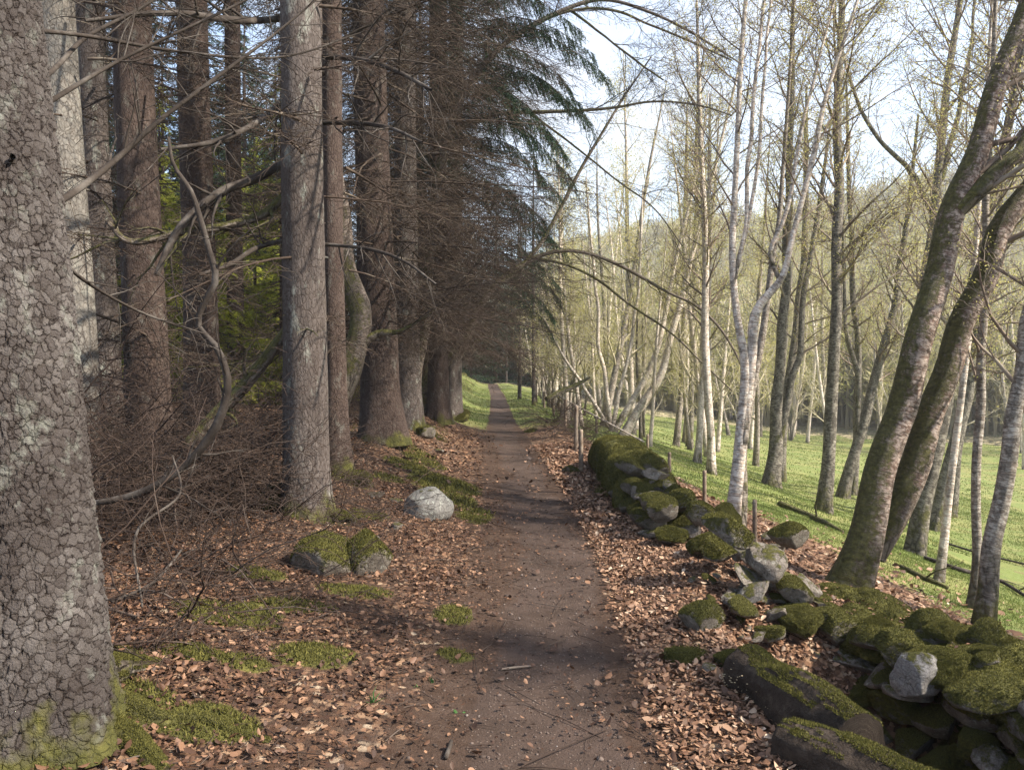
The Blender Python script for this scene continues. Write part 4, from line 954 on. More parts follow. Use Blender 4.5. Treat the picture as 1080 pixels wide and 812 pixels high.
# ------------------------------------------------------------------ broadleaved trees
BIRCH = dict(n=[8, 6, 4], wig=[0.10, 0.15, 0.20], trop=[0.035, 0.0, -0.05], kids=[11, 6, 0], max=2, t0=0.15, ang=0.62, ratio=[0.45, 0.45, 0], ref=[1.8, 0.7, 1], rr=0.5, rmin=0.0022, sides=[5, 3, 3])
def limb_tree(name, label, cat, limbs, mat, nb=(10, 6), Lb=1.6, twig='birch_twig', leaf=None, flare=0.4, fh=0.3, ext=3.0, k=28, group=None, seed=1, cfg=BIRCH, t0=0.35, d0=None, names=None, up=0.25, rmin=None, lump=.04):
    """limbs: pixel polylines, the first from its foot; one trunk mesh, one crown of branches"""
    L0, d0 = px_limb(limbs[0], d0)
    base = L0[0, :3] + np.array([0, 0, 0.05]); t = thing(name, label, cat, base, group)
    parts, T, tips = [], Tubes(), []; rr = random.Random(seed)
    cfg = dict(cfg); 
    if rmin: cfg['rmin'] = rmin
    for i, sp in enumerate(limbs):
        Rw = L0 if i == 0 else px_limb(sp, d0)[0]
        if len(Rw) > 2:     # natural kinks: resample and jog the middle a little
            S0 = spline(Rw, max(len(Rw), 11)); jr = np.random.default_rng(seed * 31 + i); w_ = np.sin(np.linspace(0, PI, len(S0)))[:, None]
            S0[:, :3] += jr.normal(0, 1, (len(S0), 3)) * np.array([1, .6, .3]) * np.minimum(S0[:, 3:4] * .45, .035) * w_; Rw = S0
        if ext: Rw = extend(Rw, ext, 0.45, up)
        n = 70 if i == 0 else 46
        V, F, C, Ft, S = trunk_arrays(Rw, n, k if i == 0 else max(10, k // 2), flare if i == 0 else 0, 4, fh, lump, seed + i * 3)
        parts.append((V, F, C, Ft))
        m = nb[0] if i == 0 else nb[1]
        for j in range(m):
            q = int((t0 + (0.97 - t0) * (j + rr.random()) / m) * (n - 1)); q = min(max(q, 1), n - 2)
            dv = nrm(tuple(S[q + 1, :3] - S[q - 1, :3]))
            dd = side_dir(dv, rr.uniform(0.5, 1.05), rr.uniform(0, 6.28))
            grow(T, tuple(S[q, :3]), dd, Lb * rr.uniform(0.5, 1.2), min(0.03, max(0.004, S[q, 3] * 0.35)), 0, cfg, rr, tips)
    V, F, C = join(parts)
    mk('trunk', V, F, M[mat], t, smooth=True, vec={'bark_co': C})
    if T.b:
        c = T.build('branches', M[twig], t)
    if leaf and tips:
        per, spread, size = leaf
        leaf_cards(tips, per, spread, size, np.random.default_rng(seed), M['bud'], 'leaves', t)
    return t, L0, d0

# the big double birch on the right
bt, BR, bd = limb_tree('birch_tree', 'large double stemmed birch with peeling reddish bark leaning outward behind the mossy wall', 'tree', [
    [(893, 622, 41.3), (907, 590, 36.6), (927, 500, 31.3), (950, 420, 29.3), (975, 330, 27.3), (998, 255, 26.6), (1012, 212, 25.3), (1032, 150, 22.0), (1052, 88, 20.6), (1076, 25, 19.4), (1100, -40, 17.3)],
    [(918, 585, 29.3, .10), (943, 545, 30.6, .12), (968, 480, 28.6, .15), (992, 415, 26.6, .2), (1018, 345, 25.3, .2), (1042, 285, 23.9, .2), (1064, 240, 22.7, .2), (1100, 180, 20.0, .2), (1140, 110, 17.3, .3)],
    [(1008, 222, 20.0, 0), (1032, 202, 18.0, -.05), (1058, 175, 16.0, -.1), (1085, 147, 14.7, -.1), (1130, 100, 12.0, -.1)]],
    'birch_big', (16, 10), 1.9, 'birch_twig', (2, .04, .016), 0.42, .28, 2.5, 48, None, 21, t0=0.42)
# slender white birch with a blackened stub
limb_tree('birch_tree', 'slender white birch splitting into pale upright stems with a blackened stub', 'tree', [
    [(770, 562, 18.0), (776, 520, 14.4), (782, 470, 13.0), (786, 400, 10.1), (779, 350, 7.9), (773, 297, 7.2), (775, 240, 6.5), (777, 170, 5.8), (781, 72, 5.0), (786, 5, 4.3), (790, -40, 3.6)],
    [(783, 468, 10.8), (791, 400, 10.1), (796, 345, 10.1), (800, 315, 10.1), (818, 300, 7.9), (834, 265, 6.5), (850, 205, 5.8), (860, 155, 5.8), (875, 91, 4.3), (897, 24, 3.6)],
    [(773, 300, 5.8), (782, 262, 5.0), (792, 144, 4.3), (800, 48, 3.6), (808, -10, 2.9)],
    [(780, 270, 5.0), (788, 240, 4.3), (803, 135, 3.6), (810, 29, 2.9), (816, -20, 2.9)],
    [(822, 295, 5.0), (812, 268, 5.0), (830, 225, 4.3), (844, 144, 3.6), (868, 48, 2.9), (880, 0, 2.2)]],
    'birch_white', (22, 14), 1.4, 'birch_twig', (2, .05, .02), 0.4, .25, 1.5, 24, None, 22, t0=0.40)
stub_p, stub_d = ground_at(770, 562)
limb_tree('birch_tree', 'thin companion birch stem touching the foot of the slender white birch', 'tree', [[(779, 556, 12), (784, 500, 11), (792, 420, 9), (806, 330, 7), (820, 240, 5), (828, 150, 4)]], 'birch_grey', (12, 0), 1.0, seed=23, k=14, leaf=(2, .05, .02))
# fan of stems at the end of the mossy wall
limb_tree('birch_tree', 'fan of leaning white stems sprouting behind the end of the mossy wall', 'tree', [
    [(655, 462, 11.2), (670, 438, 9.2), (695, 400, 7.9), (712, 340, 6.6), (729, 269, 5.3), (743, 221, 4.6), (758, 160, 3.3), (775, 90, 2.6)],
    [(648, 455, 7.9), (664, 428, 6.6), (684, 393, 5.9), (700, 338, 5.3), (715, 262, 4.0), (729, 207, 3.3), (740, 150, 2.6)],
    [(645, 455, 5.9), (652, 420, 4.6), (664, 370, 4.0), (672, 320, 3.3), (676, 250, 2.6)],
    [(644, 452, 5.3), (640, 410, 4.6), (632, 360, 4.0), (628, 300, 3.3), (622, 240, 2.6)],
    [(642, 450, 4.6), (628, 428, 4.0), (610, 400, 3.3), (598, 382, 2.6)]],
    'birch_white', (16, 10), 1.5, 'far_twig', (4, .12, .035), 0.3, .25, 1.5, 20, None, 24, t0=0.3)
# trees standing on the slope, nearest the right edge
TR = [
 ('birch with pinkish flaking bark leaning outward at the slope edge', [[(1036, 664, 30), (1042, 620, 25), (1053, 560, 23), (1066, 480, 22), (1078, 400, 20), (1092, 310, 18), (1110, 200, 15)]], 'birch_grey', 12, 1.2),
 ('thin upright birch standing against the foot of the pinkish one', [[(1026, 642, 16), (1030, 600, 13), (1030, 520, 12), (1033, 420, 12), (1037, 330, 11), (1040, 220, 9), (1046, 100, 7)]], 'birch_grey', 16, 1.2),
 ('thin spotted white birch leaning slightly on the grass slope', [[(990, 612, 14), (996, 560, 11), (1003, 500, 10), (1012, 430, 9), (1022, 340, 8), (1034, 200, 7), (1042, 80, 5)]], 'birch_white', 14, 1.2),
 ('thick dark mottled trunk leaning behind the double birch', [[(964, 584, 28), (972, 540, 24), (985, 480, 22), (1000, 410, 20), (1018, 330, 18), (1042, 230, 15), (1066, 120, 12)]], 'alder', 14, 1.8),
 ('dark trunk leaning parallel behind the thick mottled one', [[(985, 558, 22), (996, 510, 18), (1010, 450, 16), (1026, 380, 14), (1042, 300, 12), (1058, 180, 10)]], 'alder', 14, 1.8),
 ('narrow dark stem crossing behind the spotted white birch', [[(1003, 545, 14), (1010, 490, 12), (1020, 410, 11), (1030, 320, 10), (1038, 200, 8)]], 'alder', 12, 1.5),
 ('straight grey trunk rising alone from the shaded grass', [[(868, 540, 24), (873, 500, 19), (878, 430, 17), (881, 330, 15), (883, 200, 13), (886, 60, 10), (888, -30, 8)]], 'alder', 26, 2.0),
 ('leaning trunk with wavy limbs beside the straight grey one', [[(888, 525, 18), (897, 490, 15), (912, 440, 14), (925, 395, 12), (938, 340, 10), (950, 280, 8), (958, 220, 7)], [(905, 462, 9), (904, 400, 8), (893, 350, 6), (890, 290, 5)]], 'alder', 16, 1.8),
 ('slim stem close behind the wavy leaning trunk', [[(899, 522, 12), (903, 470, 10), (905, 400, 9), (900, 300, 8), (895, 180, 6)]], 'alder', 14, 1.5),
 ('forked dark trunk of a clump in the green slope', [[(813, 512, 24), (818, 470, 19), (822, 400, 15), (828, 320, 13), (832, 200, 10), (835, 80, 8)], [(820, 470, 12), (836, 400, 10), (848, 320, 8), (862, 230, 7)]], 'alder', 18, 1.8),
 ('second stem of the dark clump in the green slope', [[(824, 508, 14), (826, 450, 12), (836, 370, 10), (846, 290, 9), (850, 180, 7)]], 'alder', 14, 1.6),
 ('white birch trunk with a shaded foot beyond the short posts', [[(750, 500, 13), (750, 460, 11), (747, 400, 11), (744, 330, 10), (742, 240, 9), (738, 120, 7)]], 'birch_white', 18, 1.6),
 ('pale birch leaning to its neighbour beyond the short posts', [[(735, 488, 11), (738, 450, 9), (742, 400, 9), (746, 320, 8), (748, 200, 6)]], 'birch_white', 16, 1.6),
 ('greyish birch left of the pale pair beyond the posts', [[(713, 470, 11), (716, 440, 9), (720, 380, 9), (722, 300, 8), (724, 180, 6)]], 'birch_grey', 16, 1.8),
 ('dark slim trunk amid the pale birches on the green slope', [[(727, 472, 10), (729, 430, 8), (731, 360, 8), (733, 260, 7), (735, 150, 6)]], 'alder', 16, 1.8),
 ('tall limbed tree with upswept boughs behind the double birch', [[(952, 545, 20), (950, 480, 17), (955, 400, 15), (975, 300, 14), (990, 200, 12), (998, 100, 10), (1010, 20, 8)], [(985, 230, 8), (960, 180, 7), (930, 150, 6), (905, 110, 5), (890, 60, 4)], [(992, 190, 8), (1010, 120, 7), (1022, 60, 5), (1028, 0, 4)]], 'alder', 20, 2.0),
]
for i, (lb, limbs, mt, nb, Lb) in enumerate(TR):
    limbs = [[(a, b, c * .74) for a, b, c in l_] for l_ in limbs]
    limb_tree('birch_tree' if 'birch' in mt else 'bare_tree', lb, 'tree', limbs, mt, (int(nb * 1.7), 10), Lb * 1.05, 'birch_twig', (3, .10, .028) if i > 2 else (2, .05, .02), 0.4, .3, 2.5, 22, None, 200 + i, t0=0.3, rmin=.0028 if i < 4 else .004)

# bare beech on the bank whose limbs arch over the path
beech, BB, bed = limb_tree('beech_tree', 'leaning bare beech arching mossy limbs from the bank over the path', 'tree', [
    [(444, 436, 19.5), (446, 415, 15.0), (456, 394, 12.8), (470, 382, 11.2), (487, 365, 9.8), (500, 335, 8.2), (518, 308, 6.8), (533, 290, 6.0), (557, 277, 5.2), (580, 266, 4.5), (620, 267, 3.8), (660, 283, 3.8), (700, 306, 3.0), (745, 330, 3.0), (770, 362, 2.2), (788, 400, 1.5)],
    [(567, 273, 3.8), (590, 277, 3.0), (622, 290, 3.0), (660, 318, 2.6), (700, 345, 2.2), (740, 382, 1.9), (772, 412, 1.5)],
    [(526, 300, 5.2), (548, 283, 4.5), (566, 262, 4.5), (581, 237, 4.5), (606, 190, 3.8), (634, 142, 3.0), (660, 100, 2.2), (687, 60, 1.5)]],
    'mossy_bark', (14, 12), 1.3, 'mossy_limb', None, 0.5, .3, 0, 24, None, 41, t0=0.5, lump=.08)
b2p, b2d = ground_at(436, 446)
beech2, _, _ = limb_tree('beech_tree', 'upright bare beech with dark limbs reaching across the sky', 'tree', [
    [(436, 446, 18.0), (436, 410, 13.5), (444, 370, 11.2), (452, 320, 9.8), (455, 250, 9.0), (468, 160, 8.2), (490, 95, 6.8), (540, 40, 5.2), (587, 14, 4.5), (634, 0, 3.8), (668, 5, 3.0), (705, 24, 3.0), (741, 41, 2.2), (779, 66, 1.5)],
    [(540, 42, 3.8), (587, 16, 3.0), (640, 10, 3.0), (687, 27, 2.2), (735, 47, 2.2), (772, 64, 1.5)],
    [(474, 140, 5.2), (520, 122, 4.5), (587, 118, 3.8), (646, 114, 3.0), (693, 107, 2.2), (747, 114, 1.9), (772, 122, 1.5)],
    [(560, 120, 3.0), (600, 150, 2.2), (650, 190, 1.9), (690, 220, 1.5), (720, 260, 1.5)],
    [(600, 10, 3.0), (640, 40, 2.2), (665, 60, 2.2), (700, 85, 1.5)]],
    'mossy_bark', (18, 14), 1.3, 'dead_limb', None, 0.5, .3, 0, 24, None, 42, t0=0.45, d0=None, lump=.08)
limb_tree('beech_tree', 'crooked leaning tree with peeling mossy bark between the two stout spruces', 'tree', [
    [(352, 478, 30), (351, 445, 27), (360, 410, 26), (374, 370, 24), (375, 330, 23), (366, 270, 22), (356, 210, 20), (347, 140, 18), (338, 60, 16), (332, -20, 14)],
    [(374, 372, 10), (398, 352, 8), (420, 350, 5), (436, 342, 3)],
    [(360, 412, 9), (340, 392, 7), (300, 372, 5), (262, 380, 3)]],
    'mossy_bark', (8, 6), 1.2, 'dead_limb', None, 0.5, .3, 2, 30, None, 43, t0=0.3, lump=.10)
limb_tree('hawthorn_bush', 'twisted mossy bush stems bending over the bank below the dead twigs', 'bush', [
    [(452, 418, 12), (462, 400, 10), (476, 384, 9), (490, 350, 7), (494, 320, 5), (500, 290, 4)],
    [(470, 390, 7), (492, 372, 6), (508, 352, 5), (516, 338, 4)],
    [(448, 414, 9), (452, 380, 8), (458, 345, 6), (470, 310, 4)]],
    'mossy_bark', (12, 10), 1.2, 'dead_limb', None, 0.3, .2, .5, 14, None, 44, t0=0.3, lump=.1)

# ------------------------------------------------------------------ woodland beyond: shared birch kinds, each tree an object of its own
def far_kind(seed, hgt, r, mat, twig, leaf, nb=26, Lb=1.9, stems=1, rmin=.006):
    rr = random.Random(seed); T = Tubes(); tips = []; parts = []
    cfg = dict(BIRCH, rmin=rmin, kids=[7, 4, 0], n=[6, 4, 3], sides=[4, 3, 3])
    for s in range(stems):
        lx, ly = rr.gauss(0, .9), rr.gauss(0, .9); ox, oy = (rr.gauss(0, .12), rr.gauss(0, .12)) if stems > 1 else (0, 0)
        k_ = rr.uniform(.75, 1) if s else 1
        Rw = np.array([[ox, oy, -.1, r], [ox + lx * .1, oy + ly * .1, 1, r * .85], [ox + lx * .4 + rr.gauss(0, .12), oy + ly * .4 + rr.gauss(0, .12), hgt * .4 * k_, r * .62], [ox + lx * .7, oy + ly * .7 + rr.gauss(0, .2), hgt * .72 * k_, r * .36], [ox + lx, oy + ly, hgt * k_, r * .08]])
        V, F, C, Ft, S = trunk_arrays(Rw, 30, 9, .3, 3, .3, .03, seed + s); parts.append((V, F, C, Ft))
        m = nb // stems
        for j in range(m):
            f = 0.16 + 0.8 * (j + rr.random()) / m; q = min(28, max(1, int(f * 29)))
            dv = nrm(tuple(S[q + 1, :3] - S[q - 1, :3])); dd = side_dir(dv, rr.uniform(.5, 1.0), rr.uniform(0, 6.28))
            grow(T, tuple(S[q, :3]), dd, Lb * (1.15 - .7 * f) * rr.uniform(.6, 1.2), max(.008, S[q, 3] * .4), 0, cfg, rr, tips)
    V, F, C = join(parts); tr = proto(V, F, M[mat], vec={'bark_co': C}, name='trunk'); br = tube_mesh(T, M[twig])
    lf = None
    if leaf:
        o = leaf_cards(tips, leaf[0], leaf[1], leaf[2], np.random.default_rng(seed), M['bud'], 'leaves', None); lf = o.data; bpy.data.objects.remove(o)
    return tr, br, lf
KINDS = {
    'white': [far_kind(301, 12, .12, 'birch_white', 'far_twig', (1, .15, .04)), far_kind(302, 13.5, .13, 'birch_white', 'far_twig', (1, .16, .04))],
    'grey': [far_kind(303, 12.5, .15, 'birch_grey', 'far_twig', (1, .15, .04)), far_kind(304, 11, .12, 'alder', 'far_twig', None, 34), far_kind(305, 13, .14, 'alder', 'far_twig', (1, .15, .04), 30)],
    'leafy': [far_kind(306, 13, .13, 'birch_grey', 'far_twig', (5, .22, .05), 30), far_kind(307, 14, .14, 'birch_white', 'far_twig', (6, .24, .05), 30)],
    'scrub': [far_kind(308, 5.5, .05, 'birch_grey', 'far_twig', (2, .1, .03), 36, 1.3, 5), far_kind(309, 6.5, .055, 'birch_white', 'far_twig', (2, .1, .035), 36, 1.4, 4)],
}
LBL = {'white': 'white barked birch among the bare woodland beyond the slope', 'grey': 'grey bare tree among the woodland beyond the slope',
       'leafy': 'tall birch hazed with yellow green spring leaves in the far woodland', 'scrub': 'many stemmed pale scrub below the far birches'}
GRP = {'white': 'white birches of the far woodland', 'grey': 'grey trees of the far woodland', 'leafy': 'leafing birches of the far woodland', 'scrub': 'scrub clumps of the far woodland'}
SRC = {}
def place(kind, x, y, s=1.0, lab=None):
    ks = KINDS[kind]; i = R.randrange(len(ks)); key = (kind, i)
    z = float(H(x, y))
    ppx = CX + FPX * x / y; ty = R.uniform(40, 300) if ppx < 800 else R.uniform(-40, 260)   # crown tops stand where the photograph's stand
    if kind != 'scrub': s = min(s, (CAMZ + (HOR - ty) / FPX * y - z) / 13.0); s = max(s, .5)
    if key in SRC:
        return copy_tree(SRC[key], (x, y, z), R.uniform(0, 6.28), s * R.uniform(.85, 1.15))
    t = thing({'white': 'birch_tree', 'leafy': 'birch_tree', 'grey': 'bare_tree', 'scrub': 'scrub_bush'}[kind], LBL[kind], 'bush' if kind == 'scrub' else 'tree', (x, y, z), GRP[kind])
    put(ks[i][0], 'trunk', t); put(ks[i][1], 'branches', t)
    if ks[i][2]: put(ks[i][2], 'leaves', t)
    SRC[key] = t; return t
# strip right of the far path
for i in range(18):
    y = R.uniform(22, 62); u = R.uniform(2.6 + max(0, 34 - y) * .12, 4.0 + 0.08 * y)
    place(R.choice(['white', 'white', 'grey', 'scrub', 'leafy']), float(path_c(y)) + u, y)
for i in range(5):
    y = R.uniform(26, 42); u = R.uniform(1.9, 3.6)
    place('scrub', float(path_c(y)) + u, y, 1.0)
# edge of the slope and the field
n = 0
while n < 58:
    px = R.uniform(585, 1150); d = math.exp(R.uniform(math.log(23), math.log(78)))
    x, y = (px - CX) / FPX * d, d
    if px > 800 and d < 40 - (px > 950) * 2 + R.uniform(-2, 3): continue
    place(R.choice(['white', 'grey', 'leafy', 'leafy', 'white', 'scrub' if d > 45 else 'white']), x, y, 1.0 if d < 50 else 1.15); n += 1

for i in range(12):
    px = R.uniform(780, 1150); d = R.uniform(42, 56); place(R.choice(['scrub', 'scrub', 'grey']), (px - CX) / FPX * d, d, 1.0)

for x, y, k in ((9.5, 4.6, 'grey'),):   # the same wood going on unseen past the frame's right edge, added for shade
    t = copy_tree(SRC[[q for q in SRC if q[0] == k][0]], (x, y, float(H(x, y))), R.uniform(0, 6), .95)

for i, (x, y) in enumerate(((5.6, -0.6), (7.6, -3.2), (8.2, 1.6), (5.2, -4.4))):   # unseen spruces added to throw shade on the near left foreground
    simple_spruce(x, y, 0.16, 'spruce_red', None, 'full', 'unseen dense spruce added right behind the viewpoint for its shade', 330 + i, 'unseen spruces added for shade behind the viewpoint', 14, .8)
# ------------------------------------------------------------------ far wood on the hillside: one uncountable mass
def far_wood():
    """far trees as loose sprays of twigs, too many to tell apart"""
    rr = np.random.default_rng(77); m = 5600
    r = np.exp(rr.uniform(np.log(62), np.log(460), m)); az = rr.uniform(0.0, 0.80, m)
    x, y = r * np.sin(az), r * np.cos(az); z = H(x, y)
    k = fbm(x / 40, y / 40, 3.0, 3) > -0.22; x, y, z, r = x[k], y[k], z[k], r[k]; m = len(x)
    hgt = rr.uniform(6, 11, m); wid = rr.uniform(1.6, 3.0, m); kind = rr.random(m) + .3 * fbm(x / 30, y / 30, 9., 2)
    per = 90; i = np.repeat(np.arange(m), per); n = len(i)
    u = rr.normal(0, 1, (n, 3)); u /= np.linalg.norm(u, axis=1, keepdims=True); q = rr.random((n, 1)) ** .5
    C = np.stack([x[i], y[i], z[i] + hgt[i] * .58], -1) + u * q * np.stack([wid[i], wid[i], hgt[i] * .44], -1)
    D = u * [1, 1, .4] + rr.normal(0, .35, (n, 3)) + [0, 0, .75]; D /= np.linalg.norm(D, axis=1, keepdims=True)
    W = np.cross(D, rr.normal(0, 1, (n, 3))); W /= np.linalg.norm(W, axis=1, keepdims=True)
    sc_ = (.7 + r[i] / 260)[:, None]; L = rr.uniform(.7, 1.6, (n, 1)) * sc_; w = rr.uniform(.05, .12, (n, 1)) * sc_
    V = np.stack([C - W * w, C + W * w, C + D * L], 1).reshape(-1, 3); F = np.arange(n * 3).reshape(n, 3)
    rv = np.repeat(np.clip(kind[i] * .8 + rr.normal(0, .12, n), 0, 1), 3)
    # pale stems
    B = np.stack([x, y, z - .2], -1); Tp = np.stack([x + rr.normal(0, .5, m), y, z + hgt * .8], -1); e = np.array([.1, 0, 0])
    V2 = np.stack([B - e, B + e, Tp], 1).reshape(-1, 3); V3 = np.stack([B - e[[1, 0, 2]], B + e[[1, 0, 2]], Tp], 1).reshape(-1, 3)
    Vv = np.vstack([V, V2, V3]); Ff = np.arange(len(Vv)).reshape(-1, 3); rv = np.concatenate([rv, np.full(len(V2) + len(V3), .45)])
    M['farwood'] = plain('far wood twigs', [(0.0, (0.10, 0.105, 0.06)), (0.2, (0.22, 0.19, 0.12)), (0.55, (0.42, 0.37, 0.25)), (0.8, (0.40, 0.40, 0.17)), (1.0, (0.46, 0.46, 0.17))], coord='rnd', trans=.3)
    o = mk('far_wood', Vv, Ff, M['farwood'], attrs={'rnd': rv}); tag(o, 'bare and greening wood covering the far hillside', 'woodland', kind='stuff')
far_wood()

def haze_box():
    x0, x1, y0, y1, z0, z1 = -90, 700, -80, 800, -60, 190
    V = [(x, y, z) for z in (z0, z1) for y in (y0, y1) for x in (x0, x1)]
    F = [(0, 2, 3, 1), (4, 5, 7, 6), (0, 1, 5, 4), (2, 6, 7, 3), (0, 4, 6, 2), (1, 3, 7, 5)]
    m = bpy.data.materials.new('valley haze'); m.use_nodes = True; nt = m.node_tree; nt.nodes.clear()
    out = nt.nodes.new('ShaderNodeOutputMaterial'); pv = nt.nodes.new('ShaderNodeVolumePrincipled')
    pv.inputs['Color'].default_value = (0.93, 0.96, 1.0, 1); pv.inputs['Density'].default_value = HAZE; pv.inputs['Anisotropy'].default_value = 0.2
    nt.links.new(pv.outputs[0], out.inputs['Volume'])
    o = mk('haze', V, np.array(F), m); tag(o, 'thin pale haze filling the valley air', 'haze', kind='stuff')
HAZE = 0.0009
haze_box()

# ------------------------------------------------------------------ stones, walls
def stone_proto(seed, size, mat, sub=4, mossn=0, mosslen=.02, **kw):
    V, F = stone_arrays(seed, size, sub, **kw)
    me = proto(V, F, M[mat], name='stone')
    for p in me.polygons: p.use_smooth = True
    mm = None
    if mossn:
        o = fuzz(V, F, mossn, mosslen, mosslen * .22, None, 0.1, seed); mm = o.data; bpy.data.objects.remove(o)
    return me, mm
ST = {'bare': [stone_proto(500 + i, (1, .8, .5), 'stone', 4, cuts=13, lo=.32, hi=.8, rough=.06) for i in range(7)],
      'half': [stone_proto(520 + i, (1, .8, .6), 'stone_half', 4, 9000, .028) for i in range(4)],
      'moss': [stone_proto(540 + i, (1, .85, .65), 'stone_moss', 4, 30000, .022, cuts=10, rough=.15, lo=.45) for i in range(5)]}
def put_stone(kind, pos, size, parent=None, rotz=None, tilt=0.0, name='stone'):
    me, mm = R.choice(ST[kind])
    o = bpy.data.objects.new(name, me); col.objects.link(o)
    if parent is not None:
        o.parent = parent; pos = np.array(pos) - np.array(parent['org'])
    o.location = tuple(float(q) for q in pos); o.rotation_euler = (R.gauss(0, tilt), R.gauss(0, tilt), R.uniform(0, 6.28) if rotz is None else rotz)
    o.scale = size if isinstance(size, tuple) else (size,) * 3
    if mm:
        f = bpy.data.objects.new('moss', mm); col.objects.link(f); f.parent = o
    return o
def px_stone(px, py, wpx, hk, kind, label, name='boulder', rotz=None, tilt=.12, sink=.30, yk=1.0, group=None):
    """a loose stone whose visible foot stands at the pixel, wpx wide"""
    p, d = ground_at(px, py); w = wpx * d / FPX
    s = (w, w * yk, w * hk / .6)
    o = put_stone(kind, p + np.array([0, w * .3 * yk, w * hk * (.5 - sink)]), s, None, rotz, tilt, name)
    return tag(o, label, 'stone', group)
px_stone(450, 548, 54, .85, 'bare', 'pale lichened boulder lying alone at the path edge', rotz=.3).data = stone_proto(601, (1, .8, .6), 'stone_lichen', 5, rough=.035, cuts=7, lo=.66)[0]
px_stone(340, 608, 76, .80, 'half', 'big moss capped boulder in front of the grey spruce', rotz=.5, tilt=.05)
px_stone(386, 606, 66, 1.0, 'half', 'mossy boulder leaning beside the big moss capped one', rotz=1.4, tilt=.1)
px_stone(418, 560, 24, .6, 'bare', 'small grey stone left of the lichened boulder, lower one', 'stone')
px_stone(395, 527, 26, .6, 'bare', 'small grey stone at the roots by the crooked tree', 'stone')
px_stone(418, 532, 22, .55, 'bare', 'brownish flat stone just above the lichened boulder', 'stone')
px_stone(462, 478, 20, .5, 'bare', 'little light stone on the bank below the reddish spruce', 'stone')
px_stone(446, 462, 34, .6, 'half', 'mossy stone on the bank right of the reddish spruce', 'stone')
px_stone(484, 445, 28, .7, 'moss', 'dark mossy hummock stone overhanging the path bank', 'stone')
px_stone(452, 440, 40, .6, 'moss', 'rounded mossy rock on the bank by the beeches', 'stone')
px_stone(468, 420, 30, .7, 'moss', 'small mossy rock farther up the path bank', 'stone')
px_stone(284, 540, 46, .9, 'moss', 'mossy stump like rock against the foot of the grey spruce', 'boulder', .2, .05)
px_stone(352, 552, 52, .35, 'moss', 'low mossy mound at the foot of the grey spruce', 'boulder', .2, .05)
px_stone(374, 515, 44, .5, 'moss', 'mossy mound beside the thin spruce behind the crooked tree', 'boulder', .2, .05)
px_stone(392, 570, 16, .5, 'bare', 'pebble sized grey stone above the leaning mossy boulder', 'stone')
px_stone(748, 668, 62, .62, 'half', 'mossy square boulder on the leaf covered path edge', 'boulder', .4, .05)
px_stone(719, 702, 44, .42, 'moss', 'low moss cushion stone nearest the path', 'boulder', .3, .05)
px_stone(770, 706, 40, .5, 'moss', 'mossy stone between the square boulder and the rotten log', 'boulder', 1.0, .05)
px_stone(683, 568, 30, .62, 'bare', 'grey rounded stone in the leaves at the foot of the mossy wall', 'stone', .3)
px_stone(603, 500, 26, .55, 'half', 'stone by the foot of the nearest fence post', 'stone')

